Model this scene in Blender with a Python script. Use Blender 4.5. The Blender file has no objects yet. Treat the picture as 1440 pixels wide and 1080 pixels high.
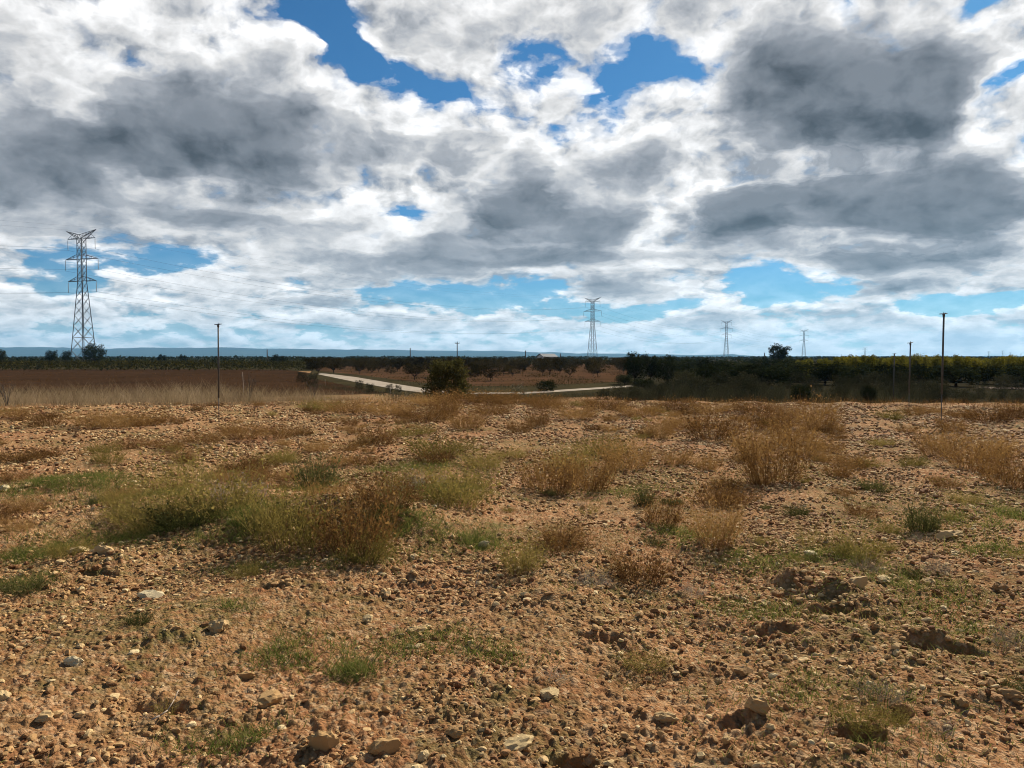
import bpy, bmesh, math, random
import numpy as np
from mathutils import Vector, Matrix

random.seed(7)
RNG = np.random.default_rng(11)
sc = bpy.context.scene
COL = sc.collection
rad = math.radians

# ------------------------------------------------------------------ camera
F = 1082.0                      # focal length in pixels of the 1440 px wide photograph
EYE = 1.6
HORIZON = 502.0
PITCH = math.atan((540 - HORIZON) / F)
LOW = -1.2                      # level of the land beyond the field's edge

cam_d = bpy.data.cameras.new('camera')
cam = bpy.data.objects.new('camera', cam_d)
COL.objects.link(cam)
cam.location = (0, 0, EYE)
cam.rotation_euler = (math.pi / 2 - PITCH, 0, 0)
cam_d.sensor_width = 36
cam_d.lens = 36 * F / 1440
cam_d.clip_start = 0.05
cam_d.clip_end = 60000
sc.camera = cam


def ray(px, py):
    cx, cy = (px - 720) / F, (540 - py) / F
    s, c = -math.sin(PITCH), math.cos(PITCH)
    return Vector((cx, c - cy * s, s + cy * c))


def at(px, py, z=0.0):
    """the point of level z seen at a pixel of the photograph"""
    r = ray(px, py)
    t = (z - EYE) / r.z
    return Vector((r.x * t, r.y * t, z))


def at_d(px, d):
    """x of a thing standing d metres ahead, seen in column px"""
    return (px - 720) / F * d


# ------------------------------------------------------------------ noise
def _h(ix, iy, seed):
    n = (ix.astype(np.int64) * 374761393 + iy.astype(np.int64) * 668265263 + seed * 982451653) & 0x7FFFFFFF
    n = ((n ^ (n >> 13)) * 1274126177) & 0x7FFFFFFF
    n = ((n ^ (n >> 16)) * 668265263) & 0x7FFFFFFF
    return ((n ^ (n >> 15)) & 0xFFFFF) / float(0xFFFFF)


def vnoise(x, y, seed=0):
    ix, iy = np.floor(x), np.floor(y)
    fx, fy = x - ix, y - iy
    fx = fx * fx * (3 - 2 * fx)
    fy = fy * fy * (3 - 2 * fy)
    a, b = _h(ix, iy, seed), _h(ix + 1, iy, seed)
    c, d = _h(ix, iy + 1, seed), _h(ix + 1, iy + 1, seed)
    return (a * (1 - fx) + b * fx) * (1 - fy) + (c * (1 - fx) + d * fx) * fy


def fbm(x, y, octv=4, seed=0, rough=0.5):
    s, a, t = 0, 1.0, 0
    for o in range(octv):
        s = s + a * vnoise(x * 2 ** o + 17.3 * o, y * 2 ** o - 9.1 * o, seed + o)
        t += a
        a *= rough
    return s / t


def worley(x, y, seed=0):
    ix, iy = np.floor(x), np.floor(y)
    best = np.full(x.shape, 9.0)
    val = np.zeros(x.shape)
    for dx in (-1, 0, 1):
        for dy in (-1, 0, 1):
            jx, jy = ix + dx, iy + dy
            d = np.hypot(jx + _h(jx, jy, seed) - x, jy + _h(jx, jy, seed + 5) - y)
            m = d < best
            best = np.where(m, d, best)
            val = np.where(m, _h(jx, jy, seed + 9), val)
    return best, val


def sstep(a, b, x):
    t = np.clip((x - a) / (b - a), 0, 1)
    return t * t * (3 - 2 * t)


# ------------------------------------------------------------------ terrain
def edge_y(x):
    return 25.6 + 1.9 * np.exp(-((x + 1.5) / 8.0) ** 2) - 0.05 * np.abs(x) * 0.5


# banks and hollows of the field: pixel x, pixel y, radius across, radius along, height
LUMPS = [(300, 722, .9, .45, .16), (420, 752, .8, .5, .20), (520, 748, .9, .5, .20), (610, 712, .9, .5, .17), (340, 705, .5, .3, .14),
         (90, 686, .9, .35, .07), (1112, 826, .13, .09, .10), (1170, 846, .15, .09, .11), (1215, 860, .14, .08, .05), (1092, 893, .12, .06, .05), (1300, 905, .20, .10, .07),
         (1385, 985, .15, .08, .05), (1235, 1045, .12, .07, .035), (860, 903, .2, .09, .05), (590, 818, .2, .12, .07), (450, 722, .4, .2, .1),
         (1195, 775, .22, .12, .05), (720, 800, .25, .12, .04), (770, 850, .3, .12, .05), (1050, 1010, .1, .08, .04), (1360, 830, .2, .1, .05),
         (1010, 770, .35, .2, .05), (150, 795, .3, .15, .06), (250, 905, .2, .1, .04), (985, 930, .3, .1, .04)]
HOLES = [(1165, 868, .15, .06, -.06), (1112, 842, .11, .05, -.05), (1212, 1046, .10, .055, -.085), (852, 903, .13, .06, -.07), (1093, 896, .12, .045, -.05),
         (805, 1057, .10, .05, -.06), (1038, 1018, .07, .05, -.05), (335, 728, .3, .12, -.05), (225, 993, .12, .05, -.05), (1228, 880, .16, .05, -.04),
         (380, 838, .1, .05, -.03), (1330, 915, .2, .06, -.05), (130, 812, .16, .06, -.04)]


def _lumps(tab):
    out = []
    for px, py, rx, ry, h in tab:
        p = at(px, py)
        out.append((p.x, p.y, rx, ry, h))
    return out


LUMP_W, HOLE_W = _lumps(LUMPS), _lumps(HOLES)
ROW_A = rad(20)                 # the old sowing rows run 20 degrees to the right of the view


def terr(x, y):
    """the land without its clods"""
    x = np.asarray(x, float)
    y = np.asarray(y, float)
    r = np.hypot(x, y)
    e = edge_y(x)
    drop = sstep(0, 17, y - e)
    drop = np.maximum(drop, sstep(45, 75, r))
    z = LOW * drop
    near = 1 - sstep(26, 40, r)
    q = x * math.cos(ROW_A) - y * math.sin(ROW_A)
    z = z + near * (0.10 * (fbm(x / 3.1, y / 3.1, 3, 3) - .5) + 0.036 * np.sin(q * 2 * math.pi / 1.7 + 2 * fbm(x / 2, y / 2, 2, 8)))
    for lx, ly, rx, ry, h in LUMP_W:
        z = z + h * np.exp(-((x - lx) / rx) ** 2 - ((y - ly) / ry) ** 2)
    return z


def surf(x, y):
    """the land with its clods, as the ground mesh carries it"""
    x = np.asarray(x, float)
    y = np.asarray(y, float)
    r = np.hypot(x, y)
    z = terr(x, y)
    near = 1 - sstep(24, 34, r)
    wx = x + .05 * (fbm(x * 6, y * 6, 2, 31) - .5)
    wy = y + .05 * (fbm(x * 6, y * 6, 2, 37) - .5)
    cover = sstep(.32, .62, fbm(x / 1.1, y / 1.1, 3, 41))
    f1, v1 = worley(wx / .17, wy / .17, 2)
    f2, v2 = worley(wx / .075, wy / .075, 4)
    f3, v3 = worley(wx / .034, wy / .034, 6)
    z = z + near * (.045 * (fbm(x * 2.3, y * 2.3, 4, 21) - .5)
                    + (.35 + .65 * cover) * (.026 * v1 * np.clip(.75 - f1, 0, 1) + .036 * v2 * np.clip(.7 - f2, 0, 1))
                    + .030 * v3 * np.clip(.7 - f3, 0, 1) + .010 * (fbm(x * 30, y * 30, 3, 51) - .5))
    for lx, ly, rx, ry, h in HOLE_W:
        wob = 1 + .5 * (fbm(x * 9, y * 9, 2, 61) - .5)
        z = z + h * sstep(1.25, .7, np.sqrt(((x - lx) / rx) ** 2 + ((y - ly) / ry) ** 2) * wob)
    return z


def gz(x, y):
    return float(surf(np.array([x]), np.array([y]))[0])


# ------------------------------------------------------------------ mesh helpers
def mk_mesh(name, V, faces, mats=(), attrs=None, smooth=False, fmat=None):
    me = bpy.data.meshes.new(name)
    V = np.asarray(V, np.float32)
    if isinstance(faces, np.ndarray):
        faces = [faces]
    faces = [np.asarray(f, np.int32) for f in faces if len(f)]
    me.vertices.add(len(V))
    me.vertices.foreach_set('co', V.ravel())
    nl = sum(f.size for f in faces)
    npoly = sum(len(f) for f in faces)
    me.loops.add(nl)
    me.polygons.add(npoly)
    me.loops.foreach_set('vertex_index', np.concatenate([f.ravel() for f in faces]))
    tot = np.concatenate([np.full(len(f), f.shape[1], np.int32) for f in faces])
    me.polygons.foreach_set('loop_start', np.concatenate([[0], np.cumsum(tot)[:-1]]).astype(np.int32))
    me.polygons.foreach_set('use_smooth', np.full(npoly, bool(smooth)))
    for m in mats:
        me.materials.append(m)
    if fmat is not None:
        me.polygons.foreach_set('material_index', np.asarray(fmat, np.int32))
    for k, v in (attrs or {}).items():
        v = np.asarray(v, np.float32)
        if v.ndim == 1:
            a = me.attributes.new(k, 'FLOAT', 'POINT')
            a.data.foreach_set('value', v)
        else:
            a = me.attributes.new(k, 'FLOAT_COLOR', 'POINT')
            a.data.foreach_set('color', np.concatenate([v, np.ones((len(v), 1), np.float32)], 1).ravel())
    me.update()
    me.validate()
    return me


def link(name, me, parent=None, loc=None):
    o = bpy.data.objects.new(name, me)
    COL.objects.link(o)
    if parent is not None:
        o.parent = parent
    if loc is not None:
        o.location = loc
    return o


def tag(o, label=None, cat=None, group=None, kind=None):
    if label:
        o['label'] = label
    if cat:
        o['category'] = cat
    if group:
        o['group'] = group
    if kind:
        o['kind'] = kind
    return o


def empty(name, loc=(0, 0, 0), rz=0.0, s=1.0):
    o = bpy.data.objects.new(name, None)
    COL.objects.link(o)
    o.location = loc
    o.rotation_euler = (0, 0, rz)
    o.scale = (s, s, s) if not isinstance(s, (tuple, list)) else s
    o.empty_display_size = .2
    return o


def copy_tree(o, parent=None):
    c = o.copy()
    COL.objects.link(c)
    if parent is not None:
        c.parent = parent
    for ch in KIDS.get(o.name, []):
        copy_tree(ch, c)
    return c


KIDS = {}


def part(name, me, root):
    o = link(name, me, root)
    KIDS.setdefault(root.name, []).append(o)
    return o


class Bars:
    """collects bars, boxes and tubes into one mesh"""
    def __init__(self):
        self.v, self.q, self.t = [], [], []

    def bar(self, a, b, w, w2=None, n=4):
        a, b = Vector(a), Vector(b)
        w2 = w if w2 is None else w2
        d = (b - a)
        if d.length < 1e-6:
            return
        d.normalize()
        u = d.cross(Vector((0, 0, 1)))
        if u.length < 1e-3:
            u = Vector((1, 0, 0))
        u.normalize()
        w_ = d.cross(u)
        i = len(self.v)
        for p, r in ((a, w), (b, w2)):
            for k in range(n):
                t = 2 * math.pi * (k + .5) / n
                self.v.append(p + (u * math.cos(t) + w_ * math.sin(t)) * r)
        for k in range(n):
            k2 = (k + 1) % n
            self.q.append((i + k, i + k2, i + n + k2, i + n + k))
        c0, c1 = len(self.v), len(self.v) + 1
        self.v += [a, b]
        for k in range(n):
            k2 = (k + 1) % n
            self.t.append((c0, i + k2, i + k))
            self.t.append((c1, i + n + k, i + n + k2))

    def path(self, pts, r0, r1, n=6):
        m = len(pts) - 1
        for k in range(m):
            self.bar(pts[k], pts[k + 1], r0 + (r1 - r0) * k / m, r0 + (r1 - r0) * (k + 1) / m, n)

    def box(self, lo, hi):
        i = len(self.v)
        for z in (lo[2], hi[2]):
            self.v += [Vector((lo[0], lo[1], z)), Vector((hi[0], lo[1], z)), Vector((hi[0], hi[1], z)), Vector((lo[0], hi[1], z))]
        for f in ((3, 2, 1, 0), (4, 5, 6, 7), (0, 1, 5, 4), (1, 2, 6, 5), (2, 3, 7, 6), (3, 0, 4, 7)):
            self.q.append(tuple(i + k for k in f))

    def mesh(self, name, mat, smooth=False):
        return mk_mesh(name, np.array([tuple(p) for p in self.v]), [np.array(self.q), np.array(self.t)], [mat], smooth=smooth)


# ------------------------------------------------------------------ node helpers
class NT:
    def __init__(self, tree):
        self.t = tree
        self.n = tree.nodes
        self.l = tree.links

    def node(self, typ, **kw):
        nd = self.n.new(typ)
        for k, v in kw.items():
            setattr(nd, k, v)
        return nd

    def put(self, sock, v):
        if isinstance(v, bpy.types.NodeSocket):
            self.l.new(v, sock)
        elif v is not None:
            sock.default_value = v

    def m(self, op, a, b=None, c=None, clamp=False):
        nd = self.node('ShaderNodeMath', operation=op, use_clamp=clamp)
        self.put(nd.inputs[0], a)
        if b is not None:
            self.put(nd.inputs[1], b)
        if c is not None:
            self.put(nd.inputs[2], c)
        return nd.outputs[0]

    def vm(self, op, a, b=None, scale=None):
        nd = self.node('ShaderNodeVectorMath', operation=op)
        self.put(nd.inputs[0], a)
        if b is not None:
            self.put(nd.inputs[1], b)
        if scale is not None:
            self.put(nd.inputs['Scale'], scale)
        return nd.outputs['Value'] if op in ('LENGTH', 'DOT_PRODUCT', 'DISTANCE') else nd.outputs[0]

    def mix(self, f, a, b, typ='MIX'):
        nd = self.node('ShaderNodeMix', data_type='RGBA', blend_type=typ)
        self.put(nd.inputs[0], f)
        self.put(nd.inputs[6], a if isinstance(a, bpy.types.NodeSocket) else (*a, 1))
        self.put(nd.inputs[7], b if isinstance(b, bpy.types.NodeSocket) else (*b, 1))
        return nd.outputs[2]

    def ramp(self, f, stops, interp='LINEAR'):
        nd = self.node('ShaderNodeValToRGB')
        cr = nd.color_ramp
        cr.interpolation = interp
        while len(cr.elements) < len(stops):
            cr.elements.new(.5)
        for e, (p, c) in zip(cr.elements, stops):
            e.position = p
            e.color = (*c, 1) if isinstance(c, (tuple, list)) else (c, c, c, 1)
        self.put(nd.inputs[0], f)
        return nd.outputs[0]

    def noise(self, vec, scale, detail=4, rough=.5, dist=0.0, out='Fac'):
        nd = self.node('ShaderNodeTexNoise')
        self.put(nd.inputs['Vector'], vec)
        nd.inputs['Scale'].default_value = scale
        nd.inputs['Detail'].default_value = detail
        nd.inputs['Roughness'].default_value = rough
        nd.inputs['Distortion'].default_value = dist
        return nd.outputs[out]

    def vor(self, vec, scale, out='Distance', feature='F1', detail=0, smooth=None, rough=.5):
        nd = self.node('ShaderNodeTexVoronoi', feature=feature)
        self.put(nd.inputs['Vector'], vec)
        nd.inputs['Scale'].default_value = scale
        nd.inputs['Detail'].default_value = detail
        nd.inputs['Roughness'].default_value = rough
        if smooth is not None:
            nd.inputs['Smoothness'].default_value = smooth
        return nd.outputs[out]

    def attr(self, name, out='Fac'):
        return self.node('ShaderNodeAttribute', attribute_name=name).outputs[out]


def new_mat(name):
    m = bpy.data.materials.new(name)
    m.use_nodes = True
    m.node_tree.nodes.clear()
    t = NT(m.node_tree)
    out = t.node('ShaderNodeOutputMaterial')
    return m, t, out


def bsdf(t, out, col, rough=.9, spec=.15, bump=None, bstr=.5, bdist=.02, metal=0):
    b = t.node('ShaderNodeBsdfPrincipled')
    t.put(b.inputs['Base Color'], col if isinstance(col, bpy.types.NodeSocket) else (*col, 1))
    t.put(b.inputs['Roughness'], rough)
    b.inputs['Specular IOR Level'].default_value = spec
    b.inputs['Metallic'].default_value = metal
    if bump is not None:
        bn = t.node('ShaderNodeBump')
        bn.inputs['Strength'].default_value = bstr
        bn.inputs['Distance'].default_value = bdist
        t.put(bn.inputs['Height'], bump)
        t.l.new(bn.outputs[0], b.inputs['Normal'])
    t.l.new(b.outputs[0], out.inputs['Surface'])
    return b


def objco(t):
    return t.node('ShaderNodeTexCoord').outputs['Object']


def mat_soil():
    m, t, out = new_mat('stony_soil')
    co = objco(t)
    big = t.noise(co, .35, 4, .6)
    mid = t.noise(co, 2.2, 5, .6)
    fine = t.noise(co, 14, 6, .65)
    cell = t.vor(co, 38, 'Color')
    c = t.mix(t.ramp(big, [(.35, 0), (.65, 1)]), (.248, .106, .043), (.342, .180, .079))
    c = t.mix(t.ramp(mid, [(.38, 0), (.68, 1)]), c, (.19, .076, .034))
    c = t.mix(t.ramp(fine, [(.50, 0), (.75, .8)]), c, (.46, .29, .145))
    sep = t.node('ShaderNodeSeparateColor')
    t.l.new(cell, sep.inputs[0])
    c = t.mix(t.ramp(sep.outputs[0], [(.55, 0), (.95, .55)]), c, (.50, .34, .19))
    c = t.mix(t.ramp(sep.outputs[1], [(.75, 0), (1, .6)]), c, (.15, .066, .030))
    # thin green film of seedlings in patches
    g = t.m('MULTIPLY', t.ramp(t.noise(co, .55, 5, .65), [(.40, 0), (.60, 1)]), t.ramp(t.noise(co, 9, 4, .7), [(.36, 0), (.60, .85)]))
    c = t.mix(g, c, (.105, .092, .030))
    h = t.m('ADD', t.m('MULTIPLY', t.noise(co, 55, 6, .7), .6), t.m('MULTIPLY', t.vor(co, 60), -.5))
    bsdf(t, out, c, 1, .02, h, .9, .02)
    return m


def mat_tint(name, stops, rough=.9, spec=.1, noise=0, bump=0):
    """colour by the 'tint' attribute each piece carries"""
    m, t, out = new_mat(name)
    c = t.ramp(t.attr('tint'), stops)
    co = objco(t)
    if noise:
        c = t.mix(t.ramp(t.noise(co, noise, 5, .65), [(.3, 0), (.75, .55)]), c, t.mix(1, c, (.45, .38, .33), 'MULTIPLY'))
    bsdf(t, out, c, rough, spec, t.noise(co, noise * 2, 5, .7) if bump else None, bump, .01)
    return m


def mat_leaf(name, stops, trans=.35, rnd=.5):
    """leaves and stems: diffuse with light coming through, colour by piece and by plant"""
    m, t, out = new_mat(name)
    f = t.attr('tint')
    orr = t.node('ShaderNodeObjectInfo').outputs['Random']
    f = t.m('ADD', f, t.m('MULTIPLY', t.m('SUBTRACT', orr, .5), rnd), clamp=True)
    c = t.ramp(f, stops)
    d = t.node('ShaderNodeBsdfDiffuse')
    tr = t.node('ShaderNodeBsdfTranslucent')
    t.l.new(c, d.inputs[0])
    t.l.new(t.mix(1, c, (1.0, 1.0, .8), 'MULTIPLY'), tr.inputs[0])
    mx = t.node('ShaderNodeMixShader')
    mx.inputs[0].default_value = trans
    t.l.new(d.outputs[0], mx.inputs[1])
    t.l.new(tr.outputs[0], mx.inputs[2])
    t.l.new(mx.outputs[0], out.inputs['Surface'])
    return m


def mat_plain(name, col, rough=.8, spec=.2, var=.3, scale=6, metal=0):
    m, t, out = new_mat(name)
    co = objco(t)
    n = t.noise(co, scale, 5, .6)
    c = t.mix(t.ramp(n, [(.3, 0), (.7, 1)]), col, tuple(k * (1 - var) for k in col))
    bsdf(t, out, c, rough, spec, metal=metal)
    return m


M = {}
M['soil'] = mat_soil()
M['stone'] = mat_tint('field_stone', [(0, (.14, .054, .021)), (.35, (.29, .145, .058)), (.7, (.47, .285, .118)), (.9, (.61, .44, .215)), (1, (.66, .53, .31))], .9, .12, 30, .5)
M['brown_weed'] = mat_leaf('brown_weed', [(0, (.052, .024, .011)), (.5, (.155, .077, .028)), (1, (.325, .190, .074))], .38)
M['olive_weed'] = mat_leaf('olive_weed', [(0, (.070, .060, .016)), (.5, (.16, .125, .034)), (1, (.30, .22, .075))], .40)
M['green_weed'] = mat_leaf('green_weed', [(0, (.030, .032, .012)), (.5, (.068, .068, .023)), (1, (.15, .135, .055))], .36)
M['gray_weed'] = mat_leaf('dead_weed', [(0, (.06, .045, .035)), (.5, (.20, .16, .13)), (1, (.42, .36, .30))], .25)
M['grass'] = mat_leaf('grass', [(0, (.045, .060, .014)), (.55, (.105, .125, .030)), (1, (.26, .22, .08))], .45)
M['straw'] = mat_leaf('straw', [(0, (.12, .075, .035)), (.5, (.30, .20, .095)), (1, (.50, .37, .19))], .25)
M['drygrass'] = mat_leaf('dry_grass', [(0, (.11, .076, .046)), (.5, (.28, .205, .13)), (1, (.52, .41, .28))], .35)
M['olive_leaf'] = mat_leaf('dark_leaf', [(0, (.007, .009, .004)), (.5, (.018, .022, .009)), (1, (.044, .048, .018))], .22)  # leaves of the distance kept dark, partly standing in for cloud shade
M['bush_leaf'] = mat_leaf('bush_leaf', [(0, (.020, .020, .008)), (.5, (.050, .047, .016)), (1, (.11, .095, .034))], .3)
M['almond_leaf'] = mat_leaf('almond_leaf', [(0, (.012, .010, .005)), (.5, (.030, .023, .010)), (1, (.068, .048, .020))], .25)  # cloud shade over the orchard is put into this leaf colour too
M['yellow_leaf'] = mat_leaf('yellow_leaf', [(0, (.040, .039, .007)), (.5, (.125, .110, .016)), (1, (.24, .195, .030))], .38)
M['vine_leaf'] = mat_leaf('vine_leaf', [(0, (.014, .012, .005)), (.5, (.038, .034, .010)), (1, (.085, .066, .018))], .25)
M['thicket_leaf'] = mat_leaf('thicket_leaf', [(0, (.011, .012, .007)), (.5, (.031, .030, .017)), (1, (.078, .068, .038))], .25)  # darkened to carry the cloud shade over the thicket as well
M['pale_leaf'] = mat_leaf('pale_leaf', [(0, (.05, .045, .03)), (.55, (.16, .14, .10)), (1, (.48, .44, .36))], .3)
M['bark'] = mat_plain('bark', (.055, .040, .030), .95, .05, .5, 9)
M['steel'] = mat_plain('galvanised_steel', (.10, .11, .12), .6, .3, .3, .6, .3)
M['wire'] = mat_plain('wire', (.03, .032, .035), .7, .1, .2, .3)
M['glass_ins'] = mat_plain('insulator_glass', (.07, .09, .09), .3, .5, .3, 3)
M['tube'] = mat_plain('weathered_tube', (.075, .070, .065), .6, .3, .4, 14)
M['wood'] = mat_plain('weathered_wood', (.085, .070, .058), .9, .1, .4, 8)
M['roof'] = mat_plain('sheet_roof', (.05, .055, .06), .6, .3, .3, .5)
M['wall'] = mat_plain('pale_wall', (.55, .52, .47), .9, .1, .2, .8)
M['dark'] = mat_plain('dark_opening', (.02, .02, .02), .6, .2, .2, .8)

# ------------------------------------------------------------------ ground
def build_ground():
    fine = np.arange(-42, 42.001, .075)
    coarse = np.concatenate([np.arange(-180, -42, 4.0), fine, np.arange(46, 179, 4.0)])
    a = np.radians(coarse)
    r = np.concatenate([np.geomspace(.3, 2.2, 40)[:-1], np.geomspace(2.2, 30, 590)[:-1], np.geomspace(30, 110, 70)[:-1], np.geomspace(110, 14000, 66)])
    R, A = np.meshgrid(r, a, indexing='ij')
    X, Y = R * np.sin(A), R * np.cos(A)
    Z = surf(X.ravel(), Y.ravel()).reshape(X.shape)
    nr, na = X.shape
    V = np.stack([X.ravel(), Y.ravel(), Z.ravel()], 1)
    i = np.arange(nr - 1)[:, None] * na
    j = np.arange(na)[None, :]
    j2 = (j + 1) % na
    Q = np.stack([i + j, i + j2, i + na + j2, i + na + j], -1).reshape(-1, 4)[:, ::-1]
    c = len(V)
    V = np.concatenate([V, [[0, 0, gz(0, 0)]]])
    T = np.stack([np.full(na, c), np.arange(na), (np.arange(na) + 1) % na], 1)[:, ::-1]
    me = mk_mesh('ground', V, [Q, T], [M['soil']], smooth=True)
    tag(link('ground', me), 'stony reddish field soil running out to the plain', kind='structure')


build_ground()


def strip(name, front, back, z, mat, label, wob=.3, step=1.5, rows=4, kind='structure'):
    """a ground sheet between a front and a back line (metres), with ragged sides"""
    f, k = np.array(front, float), np.array(back, float)

    def even(p, n):
        d = np.concatenate([[0], np.cumsum(np.hypot(*np.diff(p, axis=0).T))])
        t = np.linspace(0, d[-1], n)
        return np.stack([np.interp(t, d, p[:, 0]), np.interp(t, d, p[:, 1])], 1)

    n = int(max(np.hypot(*np.diff(f, axis=0).T).sum(), np.hypot(*np.diff(k, axis=0).T).sum()) / step) + 2
    n = min(n, 400)
    f, k = even(f, n), even(k, n)
    i = np.arange(n)
    sd = sum(ord(c) for c in name)
    f[:, 1] += wob * 2 * (fbm(i * .7, i * 0 + sd, 3, 7) - .5)
    k[:, 1] += wob * 2 * (fbm(i * .7, i * 0 + sd + 9, 3, 8) - .5)
    t = np.linspace(0, 1, rows)[:, None, None]
    P = f[None] * (1 - t) + k[None] * t
    V = np.concatenate([P.reshape(-1, 2), np.full((rows * n, 1), z)], 1)
    r, c = np.meshgrid(np.arange(rows - 1), np.arange(n - 1), indexing='ij')
    q = (r * n + c).ravel()
    return tag(link(name, mk_mesh(name, V, np.stack([q, q + 1, q + n + 1, q + n], 1), [mat])), label, kind=kind)


def mat_earth(name, a, b, c, s=.15, furrow=None):
    m, t, out = new_mat(name)
    co = objco(t)
    col = t.mix(t.ramp(t.noise(co, s, 5, .65), [(.35, 0), (.65, 1)]), a, b)
    col = t.mix(t.ramp(t.noise(co, s * 9, 5, .7), [(.5, 0), (.72, .8)]), col, c)
    bsdf(t, out, col, 1, 0, t.noise(co, 3, 6, .7), .5, .10)
    return m


def bg(px, py):
    p = at(px, py, LOW)
    return (p.x, p.y)


M['far_land'] = mat_earth('far_land', (.032, .028, .014), (.045, .034, .018), (.065, .05, .028), .01)
M['plough'] = mat_earth('ploughed_soil', (.043, .0225, .012), (.026, .0145, .008), (.072, .042, .022), .10)  # brown soil darkened to hold the cloud shade on this field too
M['orchard_soil'] = mat_earth('orchard_soil', (.090, .045, .024), (.050, .028, .014), (.036, .030, .013), .12)  # part of this darkness is cloud shade put into the soil colour
M['road'] = mat_earth('dirt_road', (.36, .30, .23), (.29, .235, .175), (.22, .17, .12), .25)
M['verge'] = mat_earth('verge', (.044, .036, .017), (.028, .023, .012), (.08, .056, .032), .2)
M['track'] = mat_earth('track_earth', (.17, .13, .10), (.13, .10, .08), (.10, .08, .06), .25)
M['thicket_soil'] = mat_earth('thicket_soil', (.030, .025, .014), (.020, .017, .010), (.055, .042, .024), .2)  # dark soil with the cloud shade over the thicket coloured in

strip('far_land', [(-240, 150), (300, 150)], [(-9000, 8500), (9000, 8500)], LOW + .006, M['far_land'], 'dark farmland of the plain beyond the orchards', 0, 8, 30)
strip('ploughed_field', [bg(-160, 558), bg(300, 561), bg(470, 556), bg(568, 552.5)], [bg(-140, 519.5), bg(300, 519.5), bg(400, 520), bg(446, 526)], LOW + .02, M['plough'], 'dark reddish ploughed field behind the dry grass strip', .6)
strip('orchard_ground', [bg(455, 524.5), bg(510, 531), bg(575, 541.5), bg(650, 547.5), bg(740, 547), bg(880, 539.5)], [bg(430, 514), bg(600, 512), bg(930, 512)], LOW + .02, M['orchard_soil'], 'pinkish bare soil under the almond orchard', .6)
strip('verge', [bg(430, 530), bg(480, 541), bg(560, 556), bg(650, 561), bg(740, 561), bg(900, 556)], [bg(440, 521), bg(510, 528), bg(575, 537), bg(650, 543), bg(740, 543), bg(890, 536.5)], LOW + .035, M['verge'], 'dark weedy verge along the dirt road', .8)
strip('thicket_ground', [bg(850, 580), bg(1600, 580)], [bg(900, 512), bg(1570, 512)], LOW + .05, M['thicket_soil'], 'dark weedy ground under the thicket', .4)
strip('dirt_road', [bg(446, 526.6), bg(500, 538.0), bg(560, 549.0), bg(596, 553.2), bg(660, 555.4), bg(740, 554.8), bg(800, 551.0), bg(890, 544.8)],
      [bg(452, 525.0), bg(500, 530.8), bg(560, 541.2), bg(604, 548.4), bg(660, 553.2), bg(740, 552.4), bg(800, 548.2), bg(890, 542.6)], LOW + .06, M['road'], 'pale dirt road bending past the round bush', .14, .7)
strip('pale_track', [bg(1370, 547), bg(1500, 550)], [bg(1372, 544.6), bg(1500, 547)], LOW + .065, M['track'], 'short stretch of pale track among the trees at the right', .1)

# ------------------------------------------------------------------ far hills
def build_hills():
    prof = [(-700, 489), (-200, 490), (0, 488.5), (60, 489), (110, 490.5), (150, 491), (200, 489), (250, 489.5), (300, 489), (360, 490.3), (420, 491.2), (480, 492.3), (520, 493),
            (550, 492.6), (600, 493.8), (660, 494.2), (700, 493.8), (740, 495.2), (800, 497), (850, 498), (880, 497.6), (920, 498.6), (960, 499.8), (1000, 499.2), (1030, 498.7), (1045, 500),
            (1065, 501.2), (1150, 501.6), (1400, 501.8), (2200, 501.8)]
    D = 11000.0
    xs = np.linspace(-700, 2200, 700)
    ys = np.interp(xs, [p[0] for p in prof], [p[1] for p in prof])
    ridge = (502 - ys + .9) / F * D + EYE
    ridge = ridge + 26 * (fbm(xs / 34, xs * 0, 5, 5) - .5)
    X = (xs - 720) / F * D
    rows = []
    for s, k in ((-1, 0), (-.8, .16), (-.55, .42), (-.3, .72), (-.12, .93), (0, 1), (.2, .9), (.6, .4), (1, 0)):
        bump = 1 + .35 * (fbm(xs / 40 + 3 * s, xs * 0 + s * 2, 4, 15) - .5) * (abs(s) > .05) * (abs(s) < .95)
        rows.append(np.stack([X * (1 + s * .16), np.full_like(X, D * (1 + s * .16)), LOW - 2 + (ridge - LOW) * k * bump], 1))
    V = np.concatenate(rows)
    n = len(xs)
    Q = np.concatenate([np.stack([np.arange(n - 1) + n * r, np.arange(1, n) + n * r, np.arange(1, n) + n * (r + 1), np.arange(n - 1) + n * (r + 1)], 1) for r in range(len(rows) - 1)])
    mat = mat_earth('hill_land', (.022, .028, .018), (.035, .036, .022), (.07, .06, .04), .0012)
    tag(link('hills', mk_mesh('hills', V, Q, [mat], smooth=True)), 'long low blue range of hills on the horizon', kind='structure')


build_hills()

# ------------------------------------------------------------------ gravel and stones
def ico(sub):
    bm = bmesh.new()
    bmesh.ops.create_icosphere(bm, subdivisions=sub, radius=1)
    v = np.array([p.co[:] for p in bm.verts])
    f = np.array([[q.index for q in p.verts] for p in bm.faces])
    bm.free()
    return v, f


ICO = {1: ico(1), 2: ico(2), 3: ico(3)}


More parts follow.
